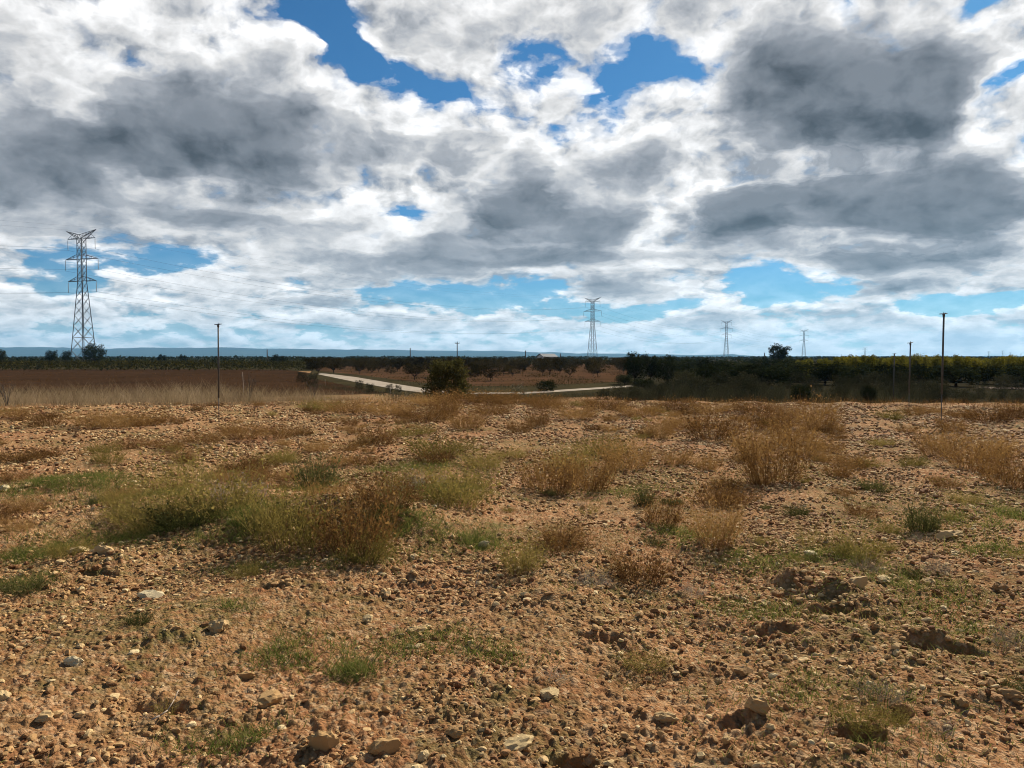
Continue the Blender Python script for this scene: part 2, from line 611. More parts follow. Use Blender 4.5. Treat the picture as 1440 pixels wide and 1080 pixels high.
def stones_mesh(P, S, rng, sub, tint, sink=.33):
    """many deformed pebbles in one mesh: P (n,3), S (n,) radii"""
    v, f = ICO[sub]
    n, k = len(P), len(v)
    L = np.repeat(v[None], n, 0) * (1 + .34 * (rng.random((n, k, 1)) - .5))
    for _ in range(3):               # chop flat facets
        d = rng.normal(size=(n, 1, 3))
        d /= np.linalg.norm(d, axis=2, keepdims=True)
        h = (L * d).sum(2, keepdims=True)
        L = L - d * np.maximum(h - rng.uniform(.45, .8, (n, 1, 1)), 0)
    sc_ = np.stack([rng.uniform(.8, 1.5, n), rng.uniform(.65, 1.1, n), rng.uniform(.45, .85, n)], 1)
    L = L * sc_[:, None, :]
    a, b = rng.uniform(0, 2 * math.pi, n), rng.normal(0, .3, n)
    ca, sa, cb, sb = np.cos(a), np.sin(a), np.cos(b), np.sin(b)
    y, z = L[..., 1] * cb[:, None] - L[..., 2] * sb[:, None], L[..., 1] * sb[:, None] + L[..., 2] * cb[:, None]
    x = L[..., 0]
    x, y = x * ca[:, None] - y * sa[:, None], x * sa[:, None] + y * ca[:, None]
    L = np.stack([x, y, z], 2) * S[:, None, None] + P[:, None, :]
    L[..., 2] += (S * (.5 - sink))[:, None] * .7
    V = L.reshape(-1, 3)
    Fc = (f[None] + (np.arange(n) * k)[:, None, None]).reshape(-1, 3)
    return V, Fc, np.repeat(tint, k)


def build_gravel():
    rng = np.random.default_rng(5)
    Vs, Fs, Ts, off = [], [], [], 0
    edges = np.geomspace(2.3, 28.5, 15)
    half = rad(40)
    for r0, r1 in zip(edges[:-1], edges[1:]):
        rm = (r0 + r1) / 2
        smin = max(.0052, .0016 * rm)
        dens = 2000 * (.0052 / smin) ** 1.5
        n = int(dens * half * (r1 * r1 - r0 * r0))
        rr = np.sqrt(rng.uniform(r0 * r0, r1 * r1, n))
        aa = rng.uniform(-half, half, n)
        x, y = rr * np.sin(aa), rr * np.cos(aa)
        c = fbm(x / .9, y / .9, 3, 71) * .65 + fbm(x / .25, y / .25, 2, 77) * .35
        lane = .82 + .18 * np.cos((x * math.cos(ROW_A) - y * math.sin(ROW_A)) * 2 * math.pi / 1.7 + 2 * fbm(x / 2, y / 2, 2, 8))
        keep = (rng.random(n) < (sstep(.34, .60, c) * .92 + .08) * lane) & (y < edge_y(x) + .5)
        x, y = x[keep], y[keep]
        n = len(x)
        s = smin * (1 - rng.random(n)) ** (-1 / 2.3)
        s = np.minimum(s, .015 + .0018 * rm)
        P = np.stack([x, y, surf(x, y)], 1)
        tint = np.clip(rng.beta(2.2, 1.8, n), 0, .93)
        sub = 2 if rm < 6.2 else 1
        V, Fc, T = stones_mesh(P, s, rng, sub, tint)
        Vs.append(V)
        Fs.append(Fc + off)
        Ts.append(T)
        off += len(V)
    V = np.concatenate(Vs)
    me = mk_mesh('gravel', V, np.concatenate(Fs), [M['stone']], {'tint': np.concatenate(Ts)})
    tag(link('gravel', me), 'small stones and clods strewn over the whole field', kind='stuff')
    print('gravel faces', len(me.polygons))


build_gravel()

STONES = [  # px, py, width px, height ratio, tint, label
    (103, 948, 30, .55, 1.0, 'pale cream angular stone alone on the soil at the lower left'),
    (379, 984, 42, .50, .72, 'orange-tan rounded stone beside dark soil, left of the middle of the foreground'),
    (307, 895, 30, .75, .82, 'pinkish grey rounded stone with a small stone leaning behind it'),
    (213, 839, 30, .60, .95, 'pale rounded stone on bare soil in front of the green mound'),
    (727, 1046, 46, .38, .90, 'flat pale slab of stone tilted toward the camera, bottom centre'),
    (1335, 759, 32, .45, .85, 'tan flat stone with a dark shadowed face, right of the dark green tuft'),
    (455, 1062, 40, .85, .74, 'upright tan wedge-shaped stone on the bottom edge left of centre'),
    (541, 1068, 42, .70, .68, 'broad orange-brown rounded stone on the bottom edge of the field'),
    (640, 1042, 26, .70, .55, 'reddish clod-like stone over a dark hollow at the bottom centre'),
    (595, 1076, 24, .60, .88, 'pale stone cut by the bottom edge of the photo'),
    (6, 693, 22, .55, 1.0, 'whitish stone at the left edge next to the green grass patch'),
    (112, 782, 26, .5, .92, 'pale stone lying in front of the lower left grass patch'),
    (146, 793, 28, .55, .80, 'tan stone just below the pale stone by the left grass patch'),
    (518, 868, 22, .6, .88, 'pale tan stone beyond the short grass in the centre left'),
    (587, 882, 34, .35, .80, 'long flat tan stone lying across the soil in the centre'),
    (773, 980, 26, .75, .86, 'upright light stone with a pointed top near the centre bottom'),
    (936, 1002, 30, .55, .83, 'tan stone lying in the stony soil below the dark hollow'),
    (1063, 1012, 34, .75, .70, 'orange block of stone beside a dark hole at the lower right'),
    (1270, 1012, 26, .85, .45, 'brown pyramid-shaped stone standing at the lower right'),
    (1205, 843, 30, .60, .75, 'tan stone right of the dark broken clod'),
    (1243, 828, 22, .5, .92, 'small pale oval stone beyond the dark broken clod'),
    (1305, 820, 24, .5, .85, 'light stone among grass at the right'),
    (1140, 790, 26, .3, .95, 'long pale flat stone behind the dark broken clod'),
    (611, 733, 11, .7, 1.0, 'small white stone in the grass at the foot of the mound'),
    (680, 771, 16, .6, .95, 'pale stone on the green patch in the middle of the field'),
    (582, 790, 18, .5, .92, 'pale stone right of the big mound with weeds'),
    (1407, 832, 22, .7, .5, 'reddish stone near the right edge of the field'),
    (1045, 940, 26, .6, .62, 'brown stone on the stony soil right of the centre'),
    (1420, 985, 30, .6, .60, 'tan stone with a shaded face near the right edge'),
    (62, 1025, 24, .5, .85, 'light tan stone near the lower left corner'),
    (5, 1000, 22, .7, .9, 'pale stone cut by the left edge of the photo'),
    (345, 945, 24, .5, .70, 'reddish tan stone above the orange-tan rounded stone'),
    (842, 880, 22, .5, .72, 'tan stone at the far side of the dark hollow'),
    (1300, 695, 20, .6, .15, 'dark red clod beyond the dark green tuft at the right'),
]


def build_stones():
    rng = np.random.default_rng(9)
    protos = []
    for k in range(12):
        V, Fc, T = stones_mesh(np.zeros((1, 3)), np.ones(1), rng, 3, np.array([.4 + .05 * k]), .5)
        V = V + .10 * (fbm(V[:, 0] * 2 + k * 7, V[:, 1] * 2 + V[:, 2] * 1.7, 4, k)[:, None] - .5) * V
        # normalise to unit width
        V = V - V.mean(0)
        V /= np.abs(V[:, :2]).max()
        V[:, 2] /= np.abs(V[:, 2]).max()
        protos.append((V, Fc))
    cache = {}

    def stone(x, y, w, hr, tint, rz, k, name, label, group=None, sink=.30):
        q = (k, round(tint * 10) / 10)
        if q not in cache:
            V, Fc = protos[k]
            cache[q] = mk_mesh('stone', V, Fc, [M['stone']], {'tint': np.full(len(V), q[1])})
        o = link(name, cache[q], loc=(x, y, gz(x, y) + w * hr * (1 - 2 * sink) * .9))
        o.scale = (w, w * rng.uniform(.65, .9), w * hr)
        o.rotation_euler = (rng.normal(0, .15), rng.normal(0, .12), rz)
        tag(o, label, 'stone', group or 'large stones lying on the field')

    for i, (px, py, wpx, hr, tint, lab) in enumerate(STONES):
        p = at(px, py)
        w = wpx / F * p.y / 2 * 1.22
        stone(p.x, p.y, w, hr * .9, tint, rng.uniform(-.5, .5), i % 12, 'stone', lab)
    n = 0
    while n < 150:
        r = math.exp(rng.uniform(math.log(3.0), math.log(24)))
        a = rng.uniform(-rad(35), rad(35))
        x, y = r * math.sin(a), r * math.cos(a)
        if y > edge_y(x) - .5:
            continue
        w = rng.uniform(.014, .027) * (1 + r / 14)
        t = float(np.clip(rng.beta(2.5, 2.0), 0, .92))
        stone(x, y, w, rng.uniform(.45, .8), t, rng.uniform(0, 6.28), int(rng.integers(12)), 'stone', 'fist-sized tan or brown stone scattered among the gravel of the field', 'fist-sized stones scattered over the field')
        n += 1


build_stones()

# ------------------------------------------------------------------ plants made of blades and stems
def ribbons(P, w, rng, tip=.25):
    """P (n,k,3) paths -> flat tapering blades"""
    n, k = P.shape[:2]
    d = P[:, -1] - P[:, 0]
    side = np.cross(d, rng.normal(size=(n, 3)))
    side /= np.linalg.norm(side, axis=1, keepdims=True) + 1e-9
    wid = w[:, None] * np.linspace(1, tip, k)[None] * .5
    A = P + side[:, None] * wid[..., None]
    B = P - side[:, None] * wid[..., None]
    V = np.stack([A, B], 2).reshape(-1, 3)
    i = (np.arange(n) * k * 2)[:, None] + (np.arange(k - 1) * 2)[None]
    Q = np.stack([i, i + 1, i + 3, i + 2], -1).reshape(-1, 4)
    return V, Q


def tuft_mesh(name, rng, mat, n=220, R=.16, H=.45, lean=.7, nb=5, w=.0035, droop=.2, specks=900, tint=(.2, .9)):
    """a dry weed: many stems fanning out of one root, each with side twigs and small seed heads; about 1 x H in size"""
    a = rng.uniform(0, 2 * math.pi, n)
    rr = R * np.sqrt(rng.random(n))
    base = np.stack([rr * np.cos(a), rr * np.sin(a), np.full(n, -.02)], 1)
    th = lean * (rr / R * .6 + .4 * rng.random(n)) + rng.normal(0, .1, n)
    a2 = a + rng.normal(0, .5, n)
    d = np.stack([np.sin(th) * np.cos(a2), np.sin(th) * np.sin(a2), np.cos(th)], 1)
    L = H * rng.uniform(.45, 1.08, n)
    t = np.linspace(0, 1, 5)
    P = base[:, None] + d[:, None] * (L[:, None] * t)[..., None]
    P[..., 2] -= (droop * L)[:, None] * t ** 2 * np.sin(th)[:, None]
    P = P + np.cumsum(rng.normal(0, .012, P.shape), 1) * (t[None, :, None] > 0)
    V, Q = ribbons(P, rng.uniform(.8, 1.3, n) * w, rng)
    tn = np.repeat(rng.uniform(*tint, n), 10)
    Vs, Qs, Ts, off = [V], [Q], [tn], len(V)
    # side twigs
    m = n * nb
    si = np.repeat(np.arange(n), nb)
    u = rng.uniform(.25, .98, m)
    k = np.minimum((u * 4).astype(int), 3)
    fr = u * 4 - k
    q0 = P[si, k] * (1 - fr)[:, None] + P[si, k + 1] * fr[:, None]
    bd = d[si] + rng.normal(0, .55, (m, 3)) + np.array([0, 0, .25])
    bd /= np.linalg.norm(bd, axis=1, keepdims=True)
    bl = L[si] * rng.uniform(.10, .34, m) * (1.15 - u * .6)
    t3 = np.linspace(0, 1, 3)
    PB = q0[:, None] + bd[:, None] * (bl[:, None] * t3)[..., None] + rng.normal(0, .004, (m, 3, 3)) * t3[None, :, None]
    V, Q = ribbons(PB, np.full(m, w * .75), rng)
    Vs.append(V)
    Qs.append(Q + off)
    Ts.append(np.repeat(np.clip(tn[::10][si] + rng.normal(0, .12, m), 0, 1), 6))
    off += len(V)
    if specks:
        e = rng.integers(0, m, specks)
        c = PB[e, 1 + rng.integers(0, 2, specks)] + rng.normal(0, .006, (specks, 3))
        o1, o2 = rng.normal(size=(specks, 3)) * .0055, rng.normal(size=(specks, 3)) * .0055
        V = np.stack([c - o1, c + o2, c + o1, c - o2], 1).reshape(-1, 3)
        Vs.append(V)
        Qs.append(np.arange(len(V)).reshape(-1, 4) + off)
        Ts.append(np.repeat(rng.uniform(tint[0] + .15, 1, specks), 4))
    return mk_mesh(name, np.concatenate(Vs), np.concatenate(Qs), [mat], {'tint': np.concatenate(Ts)})


RT = np.random.default_rng(23)
TUFT = {
    'b': [tuft_mesh('dry_weed', RT, M['brown_weed'], n=230, H=.42 + .03 * k, R=.18, lean=.8, nb=6, w=.0031, specks=1100) for k in range(4)],
    'r': [tuft_mesh('dry_weed', RT, M['brown_weed'], n=240, H=.36, R=.2, lean=.9, nb=6, w=.0031, specks=1200, tint=(.05, .6)) for k in range(3)],
    'g': [tuft_mesh('dry_weed', RT, M['olive_weed'], n=200, H=.46, R=.18, lean=.8, specks=1300) for k in range(4)],
    'o': [tuft_mesh('dry_weed', RT, M['brown_weed'], n=230, H=.46, R=.18, lean=.7, nb=6, w=.0031, specks=1100, tint=(.5, 1)) for k in range(3)],
    'v': [tuft_mesh('green_weed', RT, M['green_weed'], n=260, H=.36, R=.18, lean=.9, nb=4, w=.005, specks=1400) for k in range(3)],
    'd': [tuft_mesh('dead_weed', RT, M['gray_weed'], n=150, H=.36, R=.22, lean=1.15, nb=5, w=.004, specks=200, droop=.5) for k in range(2)],
    's': [tuft_mesh('sparse_weed', RT, M['olive_weed'], n=46, H=.55, R=.16, lean=.6, nb=7, w=.0042, specks=420, tint=(.35, 1)) for k in range(3)],
}
KIND_WORD = {'b': 'brown', 'r': 'reddish brown', 'g': 'olive', 'o': 'golden brown', 'v': 'dark green', 'd': 'grey dead', 's': 'sparse olive'}
# px of foot centre, py of foot, width px, height px, kind, own label
WEEDS = [
    (65, 598, 52, 24, 'b', 'low brown weed standing left of the long weed row at the far left'),
    (130, 600, 60, 24, 'b', None), (170, 600, 66, 24, 'o', None), (205, 598, 50, 20, 'b', None),
    (147, 638, 46, 17, 'g', 'flat olive weed on bare soil beyond the left green grass patch'), (183, 633, 40, 20, 'b', None),
    (285, 625, 60, 19, 'b', 'brown weed at the left end of the short row before the left thin pole'), (340, 618, 66, 22, 'b', None), (392, 613, 60, 20, 'b', None),
    (25, 644, 56, 17, 'r', 'flat reddish weed at the left edge of the field'), (65, 640, 44, 15, 'r', None), (20, 588, 50, 16, 'b', None),
    (250, 690, 120, 66, 's', 'tall sparse olive weed at the back of the left mound'), (215, 740, 120, 62, 'g', 'wide olive weed at the left foot of the mound'),
    (300, 738, 130, 74, 'g', 'tall olive weed bush on the left part of the mound'), (260, 748, 90, 36, 'v', 'dark green low weed at the front of the mound'),
    (405, 772, 110, 88, 'g', 'tall olive weed bush in the middle of the mound'), (370, 760, 70, 56, 's', 'thin straw-coloured weed between the two olive bushes of the mound'),
    (450, 778, 90, 78, 's', 'sparse weed with bent stalks in front of the mound'), (500, 780, 120, 84, 'b', 'brown weed bush at the right front of the mound'),
    (545, 750, 96, 46, 'b', 'dense dark brown weed bush on the right of the mound'), (445, 682, 62, 46, 'v', 'dark green weed behind the mound'),
    (640, 722, 100, 56, 'g', 'olive brown weed at the right end of the mound'), (600, 702, 84, 28, 'd', 'grey dead weed heap on top of the mound'),
    (335, 718, 80, 28, 'd', 'grey dead weed heap on the shaded side of the mound'), (515, 792, 80, 40, 'g', None), (570, 690, 70, 34, 'g', None),
    (345, 806, 46, 22, 'g', 'small greyish olive weed on bare soil in front of the mound'), (395, 650, 60, 20, 'g', None), (350, 660, 70, 18, 'r', None),
    (530, 626, 60, 28, 'r', 'reddish brown rounded weed on bare soil behind the mound'), (490, 580, 70, 20, 'b', None), (450, 576, 60, 16, 'g', None), (600, 592, 76, 24, 'b', None),
    (550, 583, 66, 22, 'o', None), (655, 602, 56, 28, 'b', None), (690, 582, 62, 26, 'b', None), (730, 608, 40, 19, 'b', None),
    (757, 601, 36, 28, 'b', 'upright brown weed in the middle distance right of the round bush'), (810, 592, 60, 22, 'b', None), (620, 642, 100, 30, 'g', None),
    (612, 652, 50, 22, 'r', None), (680, 652, 60, 24, 'g', None), (580, 612, 60, 18, 'g', None), (720, 640, 50, 16, 'g', None), (626, 587, 46, 34, 'r', 'dark brown weed in front of the round bush'),
    (775, 687, 76, 56, 'r', 'dense brown weed bush at the left end of the central clump'), (830, 680, 84, 52, 'b', 'brown weed bush in the middle of the central clump'),
    (882, 655, 92, 46, 'o', 'golden brown weed bush at the back right of the central clump'), (800, 660, 70, 36, 'g', None), (850, 640, 70, 30, 'g', None),
    (927, 612, 46, 30, 'b', 'brown upright weed behind the central clump'), (905, 711, 30, 26, 'v', 'small grey green weed alone between the two big clumps'),
    (735, 806, 64, 46, 'g', 'dark olive thorny weed on bare soil in the middle of the field'), (790, 768, 56, 24, 'r', None), (932, 741, 56, 40, 'r', 'pinkish brown weed left of the front right weed bush'),
    (900, 812, 80, 42, 'r', 'flat reddish weed on dark clods in front of the pinkish one'), (950, 652, 46, 24, 'b', None), (650, 690, 70, 34, 'g', None),
    (1000, 617, 84, 40, 'b', None), (960, 600, 60, 24, 'b', None), (1085, 674, 100, 84, 'b', 'largest brown weed bush, standing right of the centre'), (1060, 640, 60, 40, 'o', None),
    (1150, 605, 66, 48, 'o', 'golden weed bush at the far end of the right weed row'), (1112, 622, 70, 40, 'b', None), (1012, 704, 64, 34, 'r', None),
    (1005, 768, 90, 62, 'b', 'brown weed bush nearest the camera right of the centre'), (995, 657, 42, 26, 'b', None), (1130, 640, 56, 34, 'b', None), (1085, 600, 60, 26, 'r', None),
    (1200, 652, 46, 22, 'r', 'low reddish weed in the bare lane at the right'), (1240, 626, 36, 12, 'g', None), (1230, 683, 46, 20, 'v', 'low grey green weed in the bare lane at the right'),
    (1298, 742, 44, 42, 'v', 'dark green upright tuft near the tan flat stone at the right'), (1322, 642, 60, 44, 'o', 'golden green weed at the foot of the tall right pole'),
    (1372, 658, 84, 50, 'b', 'brown weed bush right of the tall right pole'), (1418, 682, 84, 52, 'b', 'large brown weed bush cut by the right edge'), (1385, 592, 66, 24, 'r', None),
    (1425, 590, 50, 22, 'r', None), (1340, 606, 50, 20, 'b', None), (1395, 640, 60, 30, 'o', None), (1210, 788, 80, 42, 'g', 'thin olive brown weed above the broken clod'),
    (1136, 772, 50, 30, 's', 'very thin weed left of the olive brown one'), (1060, 582, 60, 22, 'r', None), (900, 585, 66, 20, 'b', None), (950, 580, 60, 18, 'r', None),
    (650, 566, 74, 21, 'r', None), (688, 566, 64, 18, 'b', None), (724, 567, 64, 20, 'b', None), (762, 568, 54, 16, 'r', None), (600, 568, 50, 15, 'o', None),
    (1000, 580, 60, 18, 'b', None), (1110, 590, 50, 24, 'b', None), (1250, 588, 40, 14, 'g', None), (1290, 584, 44, 14, 'b', None), (850, 578, 60, 18, 'r', None), (770, 577, 60, 18, 'b', None),
    (30, 832, 66, 24, 'v', 'dark green low weed at the left edge below the grass patches'), (470, 945, 26, 9, 'v', 'small green weed on the soil in the centre left foreground'),
    (500, 946, 36, 13, 'v', 'bright green low weed beside a smaller one in the centre left foreground'), (232, 992, 40, 26, 's', 'few dry straws around a hollow at the lower left'),
    (1320, 800, 40, 26, 'd', 'grey dead stalks among grass at the right'), (1215, 805, 40, 22, 'd', 'grey dead stalks behind the broken clod'), (975, 825, 40, 16, 'd', None),
]


def build_weeds():
    rng = np.random.default_rng(31)

    def put(px, py, wpx, hpx, kd, label, group, x=None, y=None):
        if x is None:
            p = at(px, py, .03)
            x, y = p.x, p.y
        me = TUFT[kd][int(rng.integers(len(TUFT[kd])))]
        dim = me_dims[me.name]
        w, h = wpx / F * y * 1.12, hpx / F * y * 1.02
        name = {'v': 'green_weed', 'd': 'dead_weed', 's': 'sparse_weed'}.get(kd, 'dry_weed')
        o = link(name, me, loc=(x, y, gz(x, y) - .01))
        o.scale = (w / dim[0], w / dim[0] * rng.uniform(.8, 1.1), h / dim[1])
        o.rotation_euler = (0, 0, rng.uniform(0, 6.28))
        tag(o, label, 'weed', group)

    me_dims = {}
    for lst in TUFT.values():
        for me in lst:
            v = np.empty(len(me.vertices) * 3, np.float32)
            me.vertices.foreach_get('co', v)
            v = v.reshape(-1, 3)
            me_dims[me.name] = (np.percentile(np.abs(v[:, :2]), 97) * 2, np.percentile(v[:, 2], 98))
    for px, py, w, h, kd, lab in WEEDS:
        if lab:
            put(px, py, w, h, kd, lab, 'weed bushes on the field')
        else:
            far = 'far' if py < 640 else 'middle'
            put(px, py, w, h, kd, f'{KIND_WORD[kd]} dry weed of a loose row in the {far} part of the field', f'{KIND_WORD[kd]} weeds in the {far} field rows')
    # small ones strewn along the old rows
    n = 0
    while n < 150:
        y = rng.uniform(6, 26)
        x = rng.uniform(-.72, .72) * y
        q = x * math.cos(ROW_A) - y * math.sin(ROW_A)
        if y > edge_y(np.array(x)) - .3 or (math.cos(q * 2 * math.pi / 3.4) < -.1 and rng.random() < .75):
            continue
        if rng.random() > sstep(.40, .62, fbm(np.array([x / 4]), np.array([y / 4]), 2, 91))[0] + (y > 16) * .35:
            continue
        kd = rng.choice(['b', 'g', 'r', 'o', 'b'])
        w = rng.uniform(.25, .6) / 1.25
        put(0, 0, w * F / y, w * rng.uniform(.3, .55) * F / y, kd, f'small {KIND_WORD[kd]} tuft of dry weed strewn between the larger weeds', f'small {KIND_WORD[kd]} tufts', x, y)
        n += 1
    n = 0
    while n < 46:                     # grassy seedlings of the foreground
        y = rng.uniform(3.2, 10)
        x = rng.uniform(-.7, .7) * y
        if rng.random() > (.25 + .75 * (x > 0)):
            continue
        w = rng.uniform(.10, .26)
        put(0, 0, w * F / y, w * rng.uniform(.25, .5) * F / y, rng.choice(['g', 's', 'v', 'd']), 'hand-sized sprig of weed on the stony foreground soil', 'sprigs of weed on the foreground soil', x, y)
        n += 1


build_weeds()


def blades(x, y, H, w, rng, lean=.5, k=3, z=None, curl=.35):
    n = len(x)
    z = surf(x, y) if z is None else z
    a = rng.uniform(0, 2 * math.pi, n)
    th = np.abs(rng.normal(0, lean, n))
    d = np.stack([np.sin(th) * np.cos(a), np.sin(th) * np.sin(a), np.cos(th)], 1)
    t = np.linspace(0, 1, k)
    P = np.stack([x, y, z - .004], 1)[:, None] + d[:, None] * (H[:, None] * t)[..., None]
    P[..., 0] += np.cos(a)[:, None] * curl * H[:, None] * t ** 2
    P[..., 1] += np.sin(a)[:, None] * curl * H[:, None] * t ** 2
    P[..., 2] -= curl * .5 * H[:, None] * t ** 2
    return ribbons(P, w, rng, .1)


PATCHES = [(95, 685, 90, 15, 1), (40, 777, 55, 15, .9), (35, 828, 40, 12, .8), (255, 748, 110, 20, .9), (340, 760, 60, 14, 1), (610, 712, 80, 14, .9), (555, 757, 46, 12, 1), (495, 942, 46, 13, 1),
           (420, 915, 80, 26, .7), (670, 766, 46, 11, .8), (965, 757, 56, 15, .7), (1065, 795, 70, 20, .6), (1290, 832, 70, 20, .8), (1335, 740, 100, 16, .6), (1430, 730, 36, 12, .8), (1185, 792, 70, 14, .6),
           (345, 800, 46, 9, .6), (340, 866, 24, 6, .8), (330, 1040, 90, 28, .55), (700, 932, 70, 22, .5), (1310, 880, 90, 30, .5), (1180, 985, 110, 30, .45), (1240, 1050, 90, 26, .4), (440, 690, 46, 12, .8),
           (590, 660, 90, 12, .5), (880, 690, 90, 14, .3), (1080, 860, 90, 22, .45), (130, 760, 120, 18, .6), (200, 700, 90, 14, .6), (590, 905, 80, 24, .5), (560, 770, 120, 16, .7), (480, 800, 90, 12, .6), (1400, 780, 60, 18, .5)]


def build_grass():
    rng = np.random.default_rng(41)
    xs, ys, hs = [], [], []
    for px, py, rx, ry, dn in PATCHES:
        c = at(px, py)
        wx = rx / F * c.y
        wy = abs(at(px, py - ry).y - at(px, py + ry).y) / 2
        n = int(min(9000, 5200 * math.pi * wx * wy * dn * (4.5 / c.y) ** .7 + 250))
        u = rng.normal(0, .55, (n, 2))
        x, y = c.x + u[:, 0] * wx, c.y + u[:, 1] * wy
        keep = rng.random(n) < sstep(.34, .6, fbm(x / .16, y / .16, 3, 101)) + .1
        xs.append(x[keep])
        ys.append(y[keep])
        hs.append(rng.uniform(.04, .115, keep.sum()) * (.65 + .5 * dn) * (.85 + c.y * .035))
    n = 60000                       # loose seedlings, more of them at the right
    r = np.sqrt(rng.uniform(2.6 ** 2, 12 ** 2, n))
    a = rng.uniform(-rad(38), rad(38), n)
    x, y = r * np.sin(a), r * np.cos(a)
    dn = sstep(.40, .60, fbm(x / 1.3, y / 1.3, 4, 111)) * (.40 + .60 * sstep(-.3, .5, x / y))
    keep = rng.random(n) < dn
    xs.append(x[keep])
    ys.append(y[keep])
    hs.append(rng.uniform(.02, .06, keep.sum()))
    x, y, h = np.concatenate(xs), np.concatenate(ys), np.concatenate(hs)
    w = rng.uniform(.0026, .0048, len(x)) * (.8 + .05 * y)
    V, Q = blades(x, y, h, w, rng, .65)
    tint = np.clip(rng.beta(2, 2.6, len(x)) + .5 * (rng.random(len(x)) < .12), 0, 1)
    tag(link('grass', mk_mesh('grass', V, Q, [M['grass']], {'tint': np.repeat(tint, 6)})), 'short green grass growing in patches on the field', kind='stuff')
    # dry straw lying about
    n = 34000
    r = np.sqrt(rng.uniform(2.5 ** 2, 16 ** 2, n))
    a = rng.uniform(-rad(38), rad(38), n)
    x, y = r * np.sin(a), r * np.cos(a)
    keep = rng.random(n) < sstep(.38, .62, fbm(x / .8, y / .8, 3, 121)) * .8 + .1
    x, y = x[keep], y[keep]
    n = len(x)
    V, Q = blades(x, y, rng.uniform(.02, .085, n), rng.uniform(.0016, .0032, n) * (.8 + .04 * y), rng, 1.15)
    tag(link('straw', mk_mesh('straw', V, Q, [M['straw']], {'tint': np.repeat(rng.random(n), 6)})), 'bits of dry straw lying between the stones', kind='stuff')
    # the tall pale strip at the left border of the field
    n = 26000
    x = rng.uniform(-24, 0, n) ** 1
    x = np.where(rng.random(n) < .25, rng.uniform(-24, -2.5, n), rng.uniform(-24, -6, n))
    e = edge_y(x)
    y = e + rng.uniform(-.9, 5.5, n)
    keep = rng.random(n) < (.10 + .90 * sstep(.34, .62, fbm(x / .9, y / .7, 3, 131))) * (1 - .55 * sstep(-9, -5.5, x))
    x, y = x[keep], y[keep]
    n = len(x)
    H = rng.uniform(.28, .85, n) ** 1.2 * (.45 + 1.1 * fbm(x / 1.1, y / 1.1, 3, 141)) * (1 - .35 * sstep(-12, -5, x)) * 1.1
    V, Q = blades(x, y, H, rng.uniform(.005, .011, n), rng, .30, 4, curl=.28)
    tag(link('dry_grass', mk_mesh('dry_grass', V, Q, [M['drygrass']], {'tint': np.repeat(np.clip(rng.normal(.18, .2, n) + .62 * fbm(x / 2.2, y / 2.2, 3, 145), 0, 1), 8)})), 'tall pale dry grass along the far left border of the field', kind='stuff')
    # brown weeds forming the rest of the border
    n = 13000
    x = rng.uniform(-8, 20, n)
    y = edge_y(x) + rng.normal(.6, 1.5, n)
    keep = rng.random(n) < sstep(.35, .6, fbm(x / .7, y / .7, 3, 151))
    x, y = x[keep], y[keep]
    n = len(x)
    V, Q = blades(x, y, rng.uniform(.08, .30, n) * (.5 + fbm(x / .6, y / .6, 2, 155)), rng.uniform(.005, .009, n), rng, .4, 3)
    tag(link('border_weeds', mk_mesh('border_weeds', V, Q, [M['brown_weed']], {'tint': np.repeat(np.clip(rng.normal(.4, .22, n), 0, 1), 6)})), 'brown dry undergrowth along the far border of the field', kind='stuff')


build_grass()


def twig(px, py, pts, r, label):
    p = at(px, py)
    b = Bars()
    b.path([(a, c, h) for a, c, h in pts], r, r * .45, 6)
    o = link('twig', b.mesh('twig', M['straw_wood'], True), loc=(p.x, p.y, gz(p.x, p.y) + .012))
    tag(o, label, 'twig', 'dry twigs lying on the field')


M['straw_wood'] = mat_plain('bleached_wood', (.42, .33, .25), .9, .1, .35, 30)
twig(228, 1010, [(-.03, -.04, 0), (.0, -.02, .01), (.02, .01, .02), (.028, .06, .045), (.03, .10, .07)], .0042, 'bent bleached twig beside the hollow at the lower left')
twig(372, 742, [(-.05, -.03, 0), (-.01, 0, .06), (.02, .01, .13), (.03, .02, .20)], .006, 'pale bent twig sticking out of the front of the mound')
twig(668, 830, [(0, 0, 0), (.01, .0, .05), (.02, .01, .1)], .003, 'short upright straw twig beside reddish clods')

# ------------------------------------------------------------------ trees and shrubs
def leaf_cards(C, size, rng, flat=.0):
    """C (n,3) centres -> rhombic leaves turned every way"""
    n = len(C)
    a = rng.normal(size=(n, 3))
    a /= np.linalg.norm(a, axis=1, keepdims=True)
    b = np.cross(a, rng.normal(size=(n, 3)))
    b /= np.linalg.norm(b, axis=1, keepdims=True)
    s = (size * rng.uniform(.6, 1.35, n))[:, None]
    V = np.stack([C - a * s, C + b * s * .5, C + a * s, C - b * s * .5], 1).reshape(-1, 3)
    return V, np.arange(n * 4).reshape(-1, 4)


def crown_points(rng, n, clumps):
    """clumps: (x,y,z,rx,rz,weight); leaves sit mostly in the outer shell of each"""
    w = np.array([c[5] if len(c) > 5 else c[3] ** 2 for c in clumps])
    k = rng.choice(len(clumps), n, p=w / w.sum())
    d = rng.normal(size=(n, 3))
    d /= np.linalg.norm(d, axis=1, keepdims=True)
    rr = rng.random(n) ** .45 * (1 + .25 * rng.normal(size=n) * (rng.random(n) < .25))
    c = np.array([x[:5] for x in clumps])[k]
    P = c[:, :3] + d * rr[:, None] * np.stack([c[:, 3], c[:, 3], c[:, 4]], 1)
    return P, k


